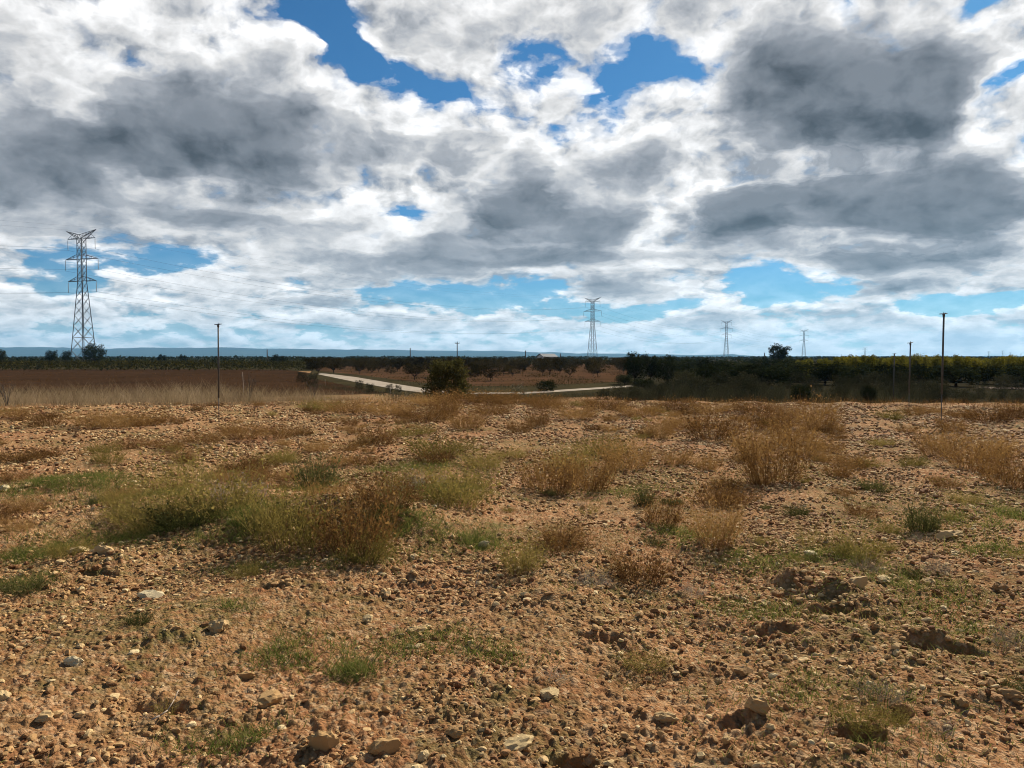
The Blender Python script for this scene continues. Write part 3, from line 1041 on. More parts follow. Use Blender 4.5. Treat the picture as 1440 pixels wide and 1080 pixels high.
def make_tree(name, rng, leafmat, H, W, n=2600, leaf=.09, trunk=.32, nclump=16, tr=.07, shape='dome', label=None, cat='tree', group=None, low=.25, gaps=False):
    root = empty(name)
    b = Bars()
    top = Vector((rng.normal(0, .05) * W, rng.normal(0, .05) * W, H * .55))
    fork = Vector((rng.normal(0, .03), rng.normal(0, .03), H * trunk))
    b.path([(0, 0, -.1), tuple(fork * .5 + Vector((rng.normal(0, .02), 0, 0))), tuple(fork)], tr, tr * .75, 7)
    clumps = []
    for k in range(nclump):
        a = k * 2.399 + rng.uniform(-.4, .4)
        u = (k + .5) / nclump
        if shape == 'dome':
            zz = low + (1 - low) * (.12 + .76 * u)
            rr = math.sqrt(max(0, 1 - ((zz - .52) / .62) ** 2)) * .62
        elif shape == 'vase':
            zz = low + (1 - low) * (.25 + .68 * u)
            rr = .25 + .42 * (zz - low) / (1 - low)
        else:                         # shrub reaching to the ground
            zz = .08 + .78 * u
            rr = math.sqrt(max(0, 1 - (zz - .2) ** 2)) * .6
        r = (.26 if shape != 'vase' else .21) * rng.uniform(.75, 1.3)
        c = (math.cos(a) * rr * W / 2, math.sin(a) * rr * W / 2, zz * H)
        clumps.append((c[0], c[1], c[2], r * W * .72, r * H * .52 if H < W else r * W * .62))
        mid = fork.lerp(Vector(c), .5) + Vector((0, 0, -.04 * H))
        b.path([tuple(fork), tuple(mid), c], tr * .5, tr * .12, 5)
    if shape != 'vase' and not gaps:
        clumps.append((0, 0, H * (.55 + low * .2), W * .30, H * .26))
    P, k = crown_points(rng, n, clumps)
    P = P[P[:, 2] > .02]
    V, Q = leaf_cards(P, leaf, rng)
    ct = rng.uniform(.25, .75, len(clumps) + 1)
    tint = np.clip(rng.normal(.5, .18, len(P)) + (ct[k[:len(P)]] - .5) * .6, 0, 1)
    part('trunk', b.mesh('trunk', M['bark'], True), root)
    part('crown', mk_mesh('crown', V, Q, [leafmat], {'tint': np.repeat(tint, 4)}), root)
    tag(root, label, cat, group)
    return root


RTR = np.random.default_rng(77)


def place(root, x, y, s=1.0, rz=0.0, z=None, sx=None):
    root.location = (x, y, (float(terr(x, y)) if z is None else z))
    root.scale = (s if sx is None else sx, s if sx is None else sx, s)
    root.rotation_euler = (0, 0, rz)


# round bush at the roadside
b1 = make_tree('bush', RTR, M['bush_leaf'], 2.0, 2.15, n=8000, leaf=.05, trunk=.06, nclump=19, tr=.03, shape='shrub', label='round dark olive bush standing alone at the bend of the dirt road', cat='bush')
place(b1, at_d(628, 33), 33, 1.0, .4)
b2 = make_tree('flowering_shrub', RTR, M['pale_leaf'], 1.25, 1.1, n=1100, leaf=.032, trunk=.05, nclump=16, tr=.02, shape='shrub', label='small shrub speckled with pale seed heads right of the round bush', cat='shrub', gaps=True)
place(b2, at_d(729, 38), 38, .95, 1.0)
b3 = make_tree('bush', RTR, M['olive_leaf'], .9, 1.7, n=1600, leaf=.05, trunk=.05, nclump=14, tr=.02, shape='shrub', label='low dark bush right of the pale speckled shrub, beside the road', cat='bush')
place(b3, at_d(768, 62), 62, 1.1, .2)

# prototype trees of the orchards
almonds = [make_tree('almond_tree', RTR, M['almond_leaf'], 2.5, 3.2 + .4 * (k % 3), n=(900, 1300, 1100, 1500, 800, 1200)[k], leaf=.10, trunk=(.16, .24, .20)[k % 3], nclump=(9, 15, 12)[k % 3], tr=.07, shape='vase' if k % 2 else 'dome', low=(.10, .18, .22)[k % 3],
                     label='x', group='almond trees of the orchard beyond the road', gaps=True) for k in range(6)]
used = set()


def stamp(protos, x, y, s, rz, label, group, cat='tree', z=None, sx=None):
    p = protos[int(RTR.integers(len(protos)))]
    o = p if p.name not in used else copy_tree(p)
    used.add(p.name)
    place(o, x, y, s, rz, z, sx)
    tag(o, label, cat, group)
    return o


FRONT = {0: 'front almond tree left of the round bush, alone on pinkish soil', 1: 'front almond tree just right of the round bush'}
na = 0
stamp(almonds, at_d(583, 92), 92, .85, 1.1, 'almond tree alone on pinkish soil left of the round bush', 'almond trees of the orchard beyond the road')
stamp(almonds, at_d(690, 88), 88, .8, 2.1, 'almond tree alone on pinkish soil between the round bush and the pale shrub', 'almond trees of the orchard beyond the road')
stamp(almonds, at_d(668, 96), 96, .6, 2.6, 'young almond tree right behind the round bush', 'almond trees of the orchard beyond the road')
for row in range(17):
    d = 106 + row * 8.2
    for k in range(int((890 - 445) / F * d / 6.2) + 1):
        x = at_d(448 + 30 * (row == 0) * 3, d) + k * 6.2 + (row % 2) * 2.4 + RTR.normal(0, .9)
        px = 720 + x / d * F
        if px > 905 or (row < 2 and px < 560):
            continue
        stamp(almonds, x, d + RTR.normal(0, 1.4), RTR.choice([RTR.uniform(.85, 1.12), RTR.uniform(.5, .85)], p=[.7, .3]), RTR.uniform(0, 6), 'dark almond tree in the rows of the orchard beyond the road' if row < 6 else 'far almond tree at the back of the orchard beyond the road',
              'almond trees of the orchard beyond the road' if row < 6 else 'far almond trees at the back of the orchard')
        na += 1
print('almonds', na)

# yellow topped trees at the right
yellows = [make_tree('orchard_tree', RTR, M['yellow_leaf'], 3.05, 2.2, n=3600, leaf=.08, trunk=.14, nclump=20, tr=.07, shape='dome', low=.10, label='x') for k in range(4)]
ny = 0
for row, d in enumerate((84, 92, 101, 112, 125, 140)):
    px = 1128 + row * 2
    while px < 1490:
        s = RTR.uniform(.90, 1.06) * (.90 if px < 1165 else 1) * (1 if row == 0 else .93)
        if row == 0 and abs(px - 1400) < 18:
            px += 30
            continue
        lab = 'yellow green orchard tree in the front row at the right' if row == 0 else 'yellow green orchard tree in the rows behind the front one'
        if row == 0 and px == 1128:
            lab = 'first yellow green orchard tree at the left end of the front row'
        stamp(yellows, at_d(px, d) + RTR.normal(0, .15), d + RTR.normal(0, .3), s, RTR.uniform(0, 6), lab, 'yellow green orchard trees, front row' if row == 0 else 'yellow green orchard trees, rows behind')
        px += 2.6 / d * F * RTR.uniform(.85, 1.15)
        ny += 1
print('yellows', ny)

# dark trees and shrubs of the thicket at the right
darks = [make_tree('dark_tree', RTR, M['olive_leaf'], 3.0, 3.0, n=2400, leaf=.10, trunk=.2, nclump=18, tr=.10, shape='dome', low=.12, label='x') for k in range(3)]
for px, d, h, w, lab in [
    (893, 80, 3.4, 2.4, 'tall dark tree at the right end of the dirt road'), (915, 86, 3.1, 2.4, 'dark tree just right of the tall one at the road end'), (938, 76, 3.0, 2.6, 'broad dark tree right of the pair at the road end'),
    (905, 66, 1.0, 2.2, 'low dark bush at the foot of the trees at the road end'), (878, 76, 1.1, 2.0, 'low dark bush left under the tall dark tree'),
    (1000, 110, 2.6, 5.5, 'wide dark tree behind the thicket right of the road end'), (1080, 105, 2.6, 5, 'wide dark tree behind the middle of the thicket'), (1040, 95, 2.4, 5.0, 'wide dark tree behind the reeds'),
    (985, 66, 2.2, 4.6, 'broad low dark tree in the left part of the thicket'), (1022, 70, 2.3, 5.0, 'broad low dark tree behind the tallest reeds'), (1068, 68, 2.2, 5.2, 'broad low dark tree in the middle of the thicket'),
    (1110, 72, 2.4, 4.6, 'broad low dark tree in front of the first yellow green tree'), (1160, 76, 2.3, 4.2, 'broad low dark tree below the left end of the yellow green row'), (1205, 74, 2.2, 4.4, 'broad low dark tree below the yellow green row, left of the shortest pole'),
    (1255, 73, 2.2, 4.4, 'broad low dark tree behind the shortest pole'), (1300, 75, 2.1, 4.2, 'broad low dark tree between the two taller right poles'), (1345, 72, 2.1, 4.4, 'broad low dark tree just right of the tallest pole'),
    (1440, 74, 2.2, 4.4, 'broad low dark tree cut by the right edge'), (1385, 78, 1.9, 3.6, 'broad low dark tree left of the pale track'),
    (1120, 88, 2.7, 4.5, 'dark tree beside the first yellow green orchard tree'), (960, 120, 2.6, 5.0, 'wide dark tree behind the broad one right of the road end'),
]:
    stamp(darks, at_d(px, d), d, h / 3.0, RTR.uniform(0, 6), lab, 'dark trees around the thicket', sx=w / 3.0)
shrubs = [make_tree('shrub', RTR, M['thicket_leaf'], 1.6, 1.8, n=1500, leaf=.05, trunk=.06, nclump=16, tr=.025, shape='shrub', label='x', cat='shrub') for k in range(4)]
for k in range(64):
    px = 905 + (1500 - 905) * ((k * .618034) % 1) + RTR.normal(0, 4)
    d = 45 + 22 * ((k * .7548) % 1)
    s = RTR.choice([RTR.uniform(.4, .75), RTR.uniform(.75, 1.2)]) * (.8 if d < 48 else 1) * (.8 if px > 1300 else 1) * (.75 if px < 960 else 1)
    stamp(shrubs, at_d(px, d), d, s, RTR.uniform(0, 6), 'dark grey green shrub in the thicket beyond the right half of the field', 'shrubs of the thicket', 'shrub')
stamp(darks, at_d(1128, 44), 44, .42, .5, 'blackish round bush at the near edge of the thicket', 'dark bushes at the edge of the thicket', 'bush')
stamp(darks, at_d(1222, 46), 46, .36, 1.5, 'dark bush at the near edge of the thicket left of the thin poles', 'dark bushes at the edge of the thicket', 'bush')
for px, d, s in ((850, 47, .6), (870, 50, .7), (893, 46, .75), (926, 48, .8)):
    stamp(shrubs, at_d(px, d), d, s, RTR.uniform(0, 6), 'brownish low shrub between the road end and the field', 'low shrubs by the road end', 'shrub')
for px, d, s, lab in ((505, 66, .55, 'dark low shrub on the inner side of the road bend'), (548, 61, .45, 'small dark shrub by the road left of the round bush'), (560, 61, .4, 'smallest dark shrub by the road left of the round bush'),
                      (520, 60, .5, 'low shrub at the end of the dark verge'), (440, 76, .8, 'grey shrub at the corner of the ploughed field'), (425, 84, .8, 'dark shrub at the left end of the road')):
    stamp(shrubs, at_d(px, d), d, s, RTR.uniform(0, 6), lab, 'shrubs beside the dirt road', 'shrub')

# thin bare saplings in the dry grass
def sapling(px, d, h, label):
    rng = RTR
    b = Bars()
    for k in range(7):
        a = rng.uniform(0, 6.28)
        p1 = Vector((math.cos(a) * .12 * h, math.sin(a) * .12 * h, h * rng.uniform(.35, .6)))
        p2 = p1 + Vector((math.cos(a) * .14 * h, math.sin(a) * .14 * h, h * rng.uniform(.25, .4)))
        b.path([(0, 0, -.05), tuple(p1), tuple(p2)], .012, .004, 4)
        for q in range(4):
            t = p1.lerp(p2, rng.uniform(0, .9))
            b.bar(t, t + Vector((rng.normal(0, .1), rng.normal(0, .1), rng.uniform(.05, .2))) * h, .005, .002, 3)
    o = link('sapling', b.mesh('sapling', M['wood']), loc=(at_d(px, d), d, float(terr(at_d(px, d), d))))
    tag(o, label, 'sapling', 'bare saplings at the field border')


sapling(350, 28, 1.1, 'thin bare sapling in the dry grass right of the left thin pole')
sapling(440, 30, 1.0, 'bare branching sapling left of the dirt road')
sapling(8, 25, .9, 'bare sapling in the tall dry grass at the left edge')

# reeds of the thicket, stuff
def build_reeds():
    rng = np.random.default_rng(61)
    n = 15000
    px = rng.uniform(880, 1500, n)
    d = rng.uniform(43, 56, n)
    x = (px - 720) / F * d
    keep = rng.random(n) < sstep(.3, .62, fbm(x / 1.6, d / 1.6, 3, 161)) * (1 - .5 * (px > 1330))
    x, d, px = x[keep], d[keep], px[keep]
    n = len(x)
    H = rng.uniform(.5, 1.35, n) * (.65 + .6 * fbm(x / 3, d / 3, 2, 171)) * (1 - .35 * sstep(1250, 1350, px))
    V, Q = blades(x, d, H, rng.uniform(.010, .022, n), rng, .2, 4, z=terr(x, d), curl=.2)
    m = mat_leaf('reed', [(0, (.022, .021, .012)), (.5, (.066, .060, .034)), (1, (.15, .13, .078))], .25)
    tag(link('reeds', mk_mesh('reeds', V, Q, [m], {'tint': np.repeat(np.clip(rng.normal(.4, .25, n), 0, 1), 8)})), 'grey green reeds and tall weeds filling the thicket', kind='stuff')
    # weeds of the verge and of the ploughed land
    n = 5000
    px = rng.uniform(430, 900, n)
    y = rng.normal(0, 1, n)
    d = np.interp(px, [430, 560, 740, 900], [74, 54, 50, 58]) + y * 2.2
    x = (px - 720) / F * d
    V, Q = blades(x, d, rng.uniform(.15, .5, n), rng.uniform(.01, .025, n), rng, .3, 3, z=terr(x, d))
    tag(link('verge_grass', mk_mesh('verge_grass', V, Q, [M['thicket_leaf']], {'tint': np.repeat(np.clip(rng.normal(.6, .25, n), 0, 1), 6)})), 'dark grass and weeds along the road verge', kind='stuff')

    n = 9000
    px, py = rng.uniform(-60, 470, n), rng.uniform(522, 556, n)
    d = F * (EYE - LOW) / (py - HORIZON)
    x = (px - 720) / F * d
    keep = rng.random(n) < sstep(.42, .62, fbm(x / 5, d / 9, 4, 201))
    x, d = x[keep], d[keep]
    n = len(x)
    V, Q = blades(x, d, rng.uniform(.06, .22, n), rng.uniform(.02, .05, n) * d / 70, rng, .4, 3, z=np.full(n, LOW + .02))
    tag(link('stubble', mk_mesh('stubble', V, Q, [M['brown_weed']], {'tint': np.repeat(np.clip(rng.normal(.4, .25, n), 0, 1), 6)})), 'patches of low brown weeds on the ploughed field', kind='stuff')

    n = 12000
    px, py = rng.uniform(470, 900, n), rng.uniform(514, 548, n)
    d = F * (EYE - LOW) / (py - HORIZON)
    x = (px - 720) / F * d
    keep = (rng.random(n) < sstep(.40, .60, fbm(x / 6, d / 10, 4, 211)) + .12) & (py < np.interp(px, [470, 575, 650, 740, 880], [524, 541, 547, 546, 538]))
    x, d = x[keep], d[keep]
    n = len(x)
    V, Q = blades(x, d, rng.uniform(.08, .38, n), rng.uniform(.03, .06, n) * d / 90, rng, .4, 3, z=np.full(n, LOW + .02))
    tag(link('orchard_weeds', mk_mesh('orchard_weeds', V, Q, [M['vine_leaf']], {'tint': np.repeat(np.clip(rng.normal(.45, .25, n), 0, 1), 6)})), 'patches of olive weeds on the orchard soil', kind='stuff')


build_reeds()


# vineyard at the left and the far woods, reading as masses
def build_masses():
    rng = np.random.default_rng(71)
    P, T = [], []
    for row in range(34):
        y0 = 158 + row * 3.0 if row < 20 else 218 + (row - 20) * 7
        x0, x1 = -.75 * y0, at_d(445 - row * .5, y0)
        n = int((x1 - x0) * (20 if row < 3 else 8 if row < 14 else 5))
        x = rng.uniform(x0, x1, n)
        c = fbm(x / 1.3, np.full(n, row * 3.7), 3, 181)
        keep = rng.random(n) < sstep(.25, .5, c)
        x = x[keep]
        c = c[keep]
        n = len(x)
        z = LOW + .12 + rng.random(n) ** .8 * (1.25 + .7 * c)
        P.append(np.stack([x, y0 + rng.normal(0, .25, n), z], 1))
        T.append(np.clip(rng.normal(.5, .2, n), 0, 1))
    C = np.concatenate(P)
    V, Q = leaf_cards(C, .24, rng)
    tag(link('vineyard_foliage', mk_mesh('vineyard_foliage', V, Q, [M['vine_leaf']], {'tint': np.repeat(np.concatenate(T), 4)})), 'rows of olive coloured vines merging into one band at the left', kind='stuff')
    # low woods along the whole horizon
    P = []
    for y0, n, h in ((270, 5200, 2.3), (340, 5000, 2.4), (440, 5000, 2.7), (600, 5000, 3.0), (820, 4500, 3.2), (1200, 4500, 3.6)):
        x = rng.uniform(-.8, .8, n) * y0
        c = fbm(x / (y0 * .02), np.full(n, y0), 4, 191)
        keep = rng.random(n) < sstep(.3, .55, c)
        x, c = x[keep], c[keep]
        z = LOW + rng.random(len(x)) ** .7 * h * (.35 + 1.0 * c)
        P.append(np.stack([x, y0 + rng.normal(0, y0 * .025, len(x)), z, np.full(len(x), y0)], 1))
    C = np.concatenate(P)
    V, Q = leaf_cards(C[:, :3], C[:, 3] * .0016, rng)
    tag(link('far_woods', mk_mesh('far_woods', V, Q, [M['olive_leaf']], {'tint': np.repeat(np.clip(rng.normal(.5, .25, len(C)), 0, 1), 4)})), 'far dark groves along the whole horizon', kind='stuff')


build_masses()

# single trees on the skyline
SKY_TREES = [  # px, top py, width px, distance, label
    (2, 490, 13, 260, 'dark tree on the skyline cut by the left edge'), (73, 492, 17, 265, 'small round dark tree on the skyline left of the big pylon'),
    (94, 492.5, 14, 265, 'small leaning dark tree touching the left leg of the big pylon'), (133, 483, 30, 262, 'large dark tree at the right foot of the big pylon'),
    (228, 498, 13, 300, 'low dark tree on the skyline between the big pylon and the left thin pole'), (258, 498.5, 10, 320, 'tiny dark tree on the skyline left of the left thin pole'),
    (391, 498.5, 22, 240, 'wide domed dark tree on the skyline above the left end of the road'), (427, 500.5, 6, 300, 'tiny bush on the skyline right of the domed tree'), (441, 501, 5, 300, 'second tiny bush on the skyline right of the domed tree'),
    (683, 501, 9, 330, 'small dark tree on the skyline left of the wooden pole near the shed'), (792, 504, 12, 240, 'domed dark tree below the pole right of the shed'),
    (839, 503, 17, 240, 'domed dark tree at the foot of the second pylon'), (857, 506, 11, 240, 'low domed tree right of the second pylon'), (977, 505.5, 11, 220, 'rounded dark tree on the skyline right of the road end trees'),
    (993, 508, 8, 220, 'pair-like low dark tree left of the third pylon'), (1021, 508, 12, 220, 'low dark tree at the foot of the third pylon'), (1057, 503, 16, 200, 'round dark tree between the third pylon and the tall gappy tree'),
    (1076, 501, 9, 200, 'narrow dark tree touching the tall gappy tree'), (921, 502, 9, 130, 'dark treetop above the thicket right of the road end'),
]
for px, ty, w, d, lab in SKY_TREES:
    h = (EYE - LOW) + (502 - ty) / F * d
    stamp(darks, at_d(px, d), d, max(h, 1.0) / 3.0, RTR.uniform(0, 6), lab, 'single trees on the skyline', z=LOW, sx=w / F * d / 2.75)
big = make_tree('gappy_tree', RTR, M['olive_leaf'], 5.2, 5.2, n=2600, leaf=.15, trunk=.28, nclump=15, tr=.16, shape='vase', low=.34, label='tall dark tree with sky showing through its crown, right of the third pylon', group='single trees on the skyline')
place(big, at_d(1095, 175), 175, 5.35 / 5.2, 2.2, z=LOW, sx=1.22)

# ------------------------------------------------------------------ pylons
def make_pylon():
    root = empty('pylon')

    def half(z):
        return 3.15 + (1.05 - 3.15) * min(z / 30.5, 1) if z <= 30.5 else 1.05

    b = Bars()
    zs = [0, 5.2, 10, 14.3, 18.2, 21.7, 24.9, 27.8, 30.5, 32.8, 35.1, 37.4, 39.7, 42, 44.3, 46.6]
    cs = [(-1, -1), (1, -1), (1, 1), (-1, 1)]
    for z0, z1 in zip(zs[:-1], zs[1:]):
        h0, h1 = half(z0), half(z1)
        for k in range(4):
            (ax, ay), (bx, by) = cs[k], cs[(k + 1) % 4]
            b.bar((ax * h0, ay * h0, z0), (ax * h1, ay * h1, z1), .17 if z0 < 30 else .13)
            b.bar((ax * h0, ay * h0, z0), (bx * h1, by * h1, z1), .075)
            b.bar((bx * h0, by * h0, z0), (ax * h1, ay * h1, z1), .075)
            if z0 in (5.2, 30.5, 39.7) or z1 == 46.6:
                b.bar((ax * h1, ay * h1, z1), (bx * h1, by * h1, z1), .08)
    part('tower_body', b.mesh('tower_body', M['steel']), root)
    f = Bars()
    for x, y in cs:
        f.box((x * 3.15 - .5, y * 3.15 - .5, -.5), (x * 3.15 + .5, y * 3.15 + .5, .25))
    part('footing', f.mesh('footing', M['wall']), root)
    for za, span in ((30.9, 6.8), (39.0, 7.9), (46.6, 6.6)):
        a = Bars()
        for s in (-1, 1):
            tip = Vector((s * span, 0, za))
            for y in (-1, 1):
                lo, up = Vector((s * 1.05, y * 1.05, za)), Vector((s * 1.05, y * 1.05, za + 1.7))
                if za < 46:
                    a.bar(up, tip, .10)
                a.bar(lo, tip, .11)
                for q in (.3, .6):
                    a.bar(lo.lerp(tip, q), (up if za < 46 else lo + Vector((0, 0, 1.4))).lerp(tip, q), .06)
            for q in (.25, .5, .75):
                a.bar(Vector((s * 1.05, 1.05, za)).lerp(tip, q), Vector((s * 1.05, -1.05, za)).lerp(tip, q), .06)
        arm = part('crossarm', a.mesh('crossarm', M['steel']), root)
        for s in (-1, 1):
            i = Bars()
            i.bar((s * span, 0, za), (s * span, 0, za - .5), .05)
            for k in range(11):
                z = za - .5 - k * .3
                i.bar((s * span, 0, z), (s * span, 0, z - .17), .10, .17, 8)
                i.bar((s * span, 0, z - .17), (s * span, 0, z - .3), .05, .05, 6)
            i.bar((s * span, 0, za - 3.8), (s * span, 0, za - 4.1), .09, .09, 6)
            part('insulator', i.mesh('insulator', M['glass_ins']), arm)
    p = Bars()
    for s in (-1, 1):
        tip = Vector((s * 7.2, 0, 49.6))
        for y in (-1, 1):
            up = Vector((s * .3, y * 1.05, 47.9))
            lo = Vector((s * 1.05, y * 1.05, 46.6))
            p.bar(up, tip, .10)
            p.bar(lo, tip, .10)
            p.bar(lo, up, .08)
            for q in (.2, .4, .6, .8):
                p.bar(lo.lerp(tip, q), up.lerp(tip, q), .06)
                p.bar(lo.lerp(tip, q - .2), up.lerp(tip, q), .05)
        p.bar((s * 6.6, 0, 46.6), Vector((s * 1.05, 0, 47.4)).lerp(tip, .5), .07)
    part('earth_wire_peak', p.mesh('earth_wire_peak', M['steel']), root)
    return root


PYL = [(118, 323, 1.0, rad(-19), 'largest steel lattice pylon, standing at the left on the skyline'), (833, 418, 1.0, rad(-34), 'second largest lattice pylon, right of the centre of the skyline'),
       (1021, 450, 1.0, rad(-30), 'lattice pylon left of the tall gappy tree'), (1130, 463, 1.0, rad(-33), 'lattice pylon right of the tall gappy tree, above the orchard')]
pyl0 = make_pylon()
PY_OBJ = []
for k, (px, ty, s, rz, lab) in enumerate(PYL):
    o = pyl0 if k == 0 else copy_tree(pyl0)
    d = (50.2 + LOW - EYE) / ((502 - ty) / F)
    o.location = (at_d(px, d), d, LOW)
    o.rotation_euler = (0, 0, rz)
    tag(o, lab, 'pylon', 'pylons of the power line')
    PY_OBJ.append(o)
for px, ty, d, lab in ((1216, 488.5, 2300, 'faint far pylon above the orchard trees left of the shortest thin pole'), (1390, 493.5, 2900, 'faint far pylon right of the tall right pole, leftmost of four'),
                       (1409.5, 493, 2900, 'faint far pylon right of the tall right pole, tallest of four'), (1420, 495, 3000, 'faint far pylon third of four near the right edge'), (1435, 497, 3100, 'faint far pylon nearest the right edge')):
    o = copy_tree(pyl0)
    h = (502 - ty) / F * d + EYE - LOW
    o.location = (at_d(px, d), d, LOW)
    o.scale = (h / 50.2 * 1.5,) * 2 + (h / 50.2,)
    o.rotation_euler = (0, 0, rad(-10))
    tag(o, lab, 'pylon', 'far pylons at the right')


def build_wires():
    names = ['largest pylon', 'second pylon', 'third pylon', 'fourth pylon']
    loc = [(o.location.copy(), o.rotation_euler.z) for o in PY_OBJ]
    prev = Vector((loc[0][0].x - 235, loc[0][0].y - 365, LOW))
    chain = [(prev, rad(-30))] + loc
    for i in range(len(chain) - 1):
        (p, ra), (q, rb) = chain[i], chain[i + 1]
        for lev, (za, span) in (('bottom', (26.8, 6.8)), ('middle', (34.9, 7.9)), ('top', (42.5, 6.6)), ('earth', (50.2, 7.2))):
            for s in (-1, 1):
                a = Vector((p.x + s * span * math.cos(ra), p.y + s * span * math.sin(ra), p.z + za))
                b = Vector((q.x + s * span * math.cos(rb), q.y + s * span * math.sin(rb), q.z + za))
                bb = Bars()
                sag = 7.5 if lev == 'earth' else 10
                pts = []
                for k in range(25):
                    t = k / 24
                    v = a.lerp(b, t)
                    v.z -= 4 * sag * t * (1 - t)
                    pts.append(v)
                r = .014 if lev == 'earth' else (.026 if i < 2 else .034)
                bb.path(pts, r, r, 5)
                side = 'left' if s < 0 else 'right'
                span_t = f'leaving the {names[0]} to the left' if i == 0 else f'between the {names[i - 1]} and the {names[i]}'
                lab = f'{lev} {side} wire {span_t}' if lev != 'earth' else f'thin {side} earth wire {span_t}'
                tag(link('power_line', bb.mesh('power_line', M['wire'], True)), lab, 'wire', 'wires strung between the pylons')


build_wires()

# ------------------------------------------------------------------ poles
def sprinkler_pole(px, d, base_z, top_py, r, label, split=.28):
    x = at_d(px, d)
    top = EYE + (502 - top_py) / F * d
    root = empty('sprinkler_pole', (x, d, base_z))
    H = top - base_z
    lo = Bars()
    lo.bar((0, 0, -.2), (0, 0, H * split + .05), r * .42, r * .42, 8)
    part('riser', lo.mesh('riser', M['tube'], True), root)
    up = Bars()
    up.bar((0, 0, H * split), (.012, 0, H - .09), r, r * .95, 10)
    part('pole_tube', up.mesh('pole_tube', M['tube'], True), root)
    h = Bars()
    h.bar((.012, 0, H - .09), (.012, 0, H - .03), r * 1.25, r * 1.25, 8)
    h.bar((.012 - r * 4.6, 0, H - .03), (.012 + r * 4.0, .01, H - .012), r * .45, r * .45, 6)
    h.bar((.012, 0, H - .05), (.012 + r * 2.2, 0, H), r * .7, r * .3, 6)
    h.bar((.012, 0, H - .05), (.012 - r * 2.6, 0, H - .02), r * .7, r * .3, 6)
    h.bar((.012, 0, H - .03), (.012, 0, H + .02), r * .6, r * .3, 6)
    part('sprinkler_head', h.mesh('sprinkler_head', M['tube'], True), root)
    tag(root, label, 'pole', 'thin sprinkler poles on the field')


for px, py, d, ty, r, lab in ((307, 598, 18.2, 455, .0195, 'thin tall pole with a small crosspiece, left of the dirt road'), (1325, 600, 17.8, 440, .0215, 'tallest thin pole with a crosspiece, at the right above the golden green weed'),
                              (1279, 583, 21.5, 481, .019, 'thin pole left of the tallest right pole, in front of the orchard'), ):
    x = at_d(px, d)
    sprinkler_pole(px, d, gz(x, d), ty, r, lab)
sprinkler_pole(1257, 42, float(terr(at_d(1257, 42), 42)), 497, .026, 'shortest thin pole of the right group, deep in front of the yellow green trees', .15)


def wood_pole(px, d, ty, label, arm=True):
    top = EYE + (502 - ty) / F * d
    root = empty('utility_pole', (at_d(px, d), d, LOW))
    H = top - LOW
    b = Bars()
    b.bar((0, 0, -.3), (0, 0, H), .17 * d / 230, .13 * d / 230, 10)
    part('pole', b.mesh('pole', M['wood'], True), root)
    if arm:
        a = Bars()
        a.box((-.7, -.22, H - .45), (.7, -.14, H - .28))
        beam = part('crossarm', a.mesh('crossarm', M['wood']), root)
        for x in (-.6, 0, .6):
            i = Bars()
            z0 = H - .28 if x else H
            i.bar((x, -.18 if x else 0, z0 - .02), (x, -.18 if x else 0, z0 + .28), .07, .05, 8)
            part('insulator', i.mesh('insulator', M['glass_ins'], True), beam)
    tag(root, label, 'pole', 'wooden poles in the distance')


wood_pole(643, 230, 481, 'wooden utility pole with a crosspiece above the round bush')
wood_pole(577, 330, 489.5, 'wooden pole on the skyline left of the round bush', False)
wood_pole(376, 330, 491.5, 'wooden pole on the skyline beside the wide domed tree', False)
wood_pole(739, 290, 493, 'wooden pole on the skyline left of the shed', False)
wood_pole(788, 310, 497, 'wooden pole on the skyline right of the shed', False)
wood_pole(1075, 330, 496, 'slim far pole beside the tall gappy tree', False)


def stake(px, d, h, label, lean=0.0):
    x = at_d(px, d)
    b = Bars()
    b.bar((0, 0, -.15), (lean, 0, h), .011, .008, 6)
    tag(link('stake', b.mesh('stake', M['straw_wood'], True), loc=(x, d, float(terr(x, d)))), label, 'stake', 'thin stakes near the field border')


stake(343, 27.5, 1.05, 'pale crooked stake in the dry grass right of the left thin pole', -.05)
stake(549, 57, .55, 'short dark stake on the road verge left of the round bush')
stake(457, 74, .7, 'short stake at the left end of the dirt road')

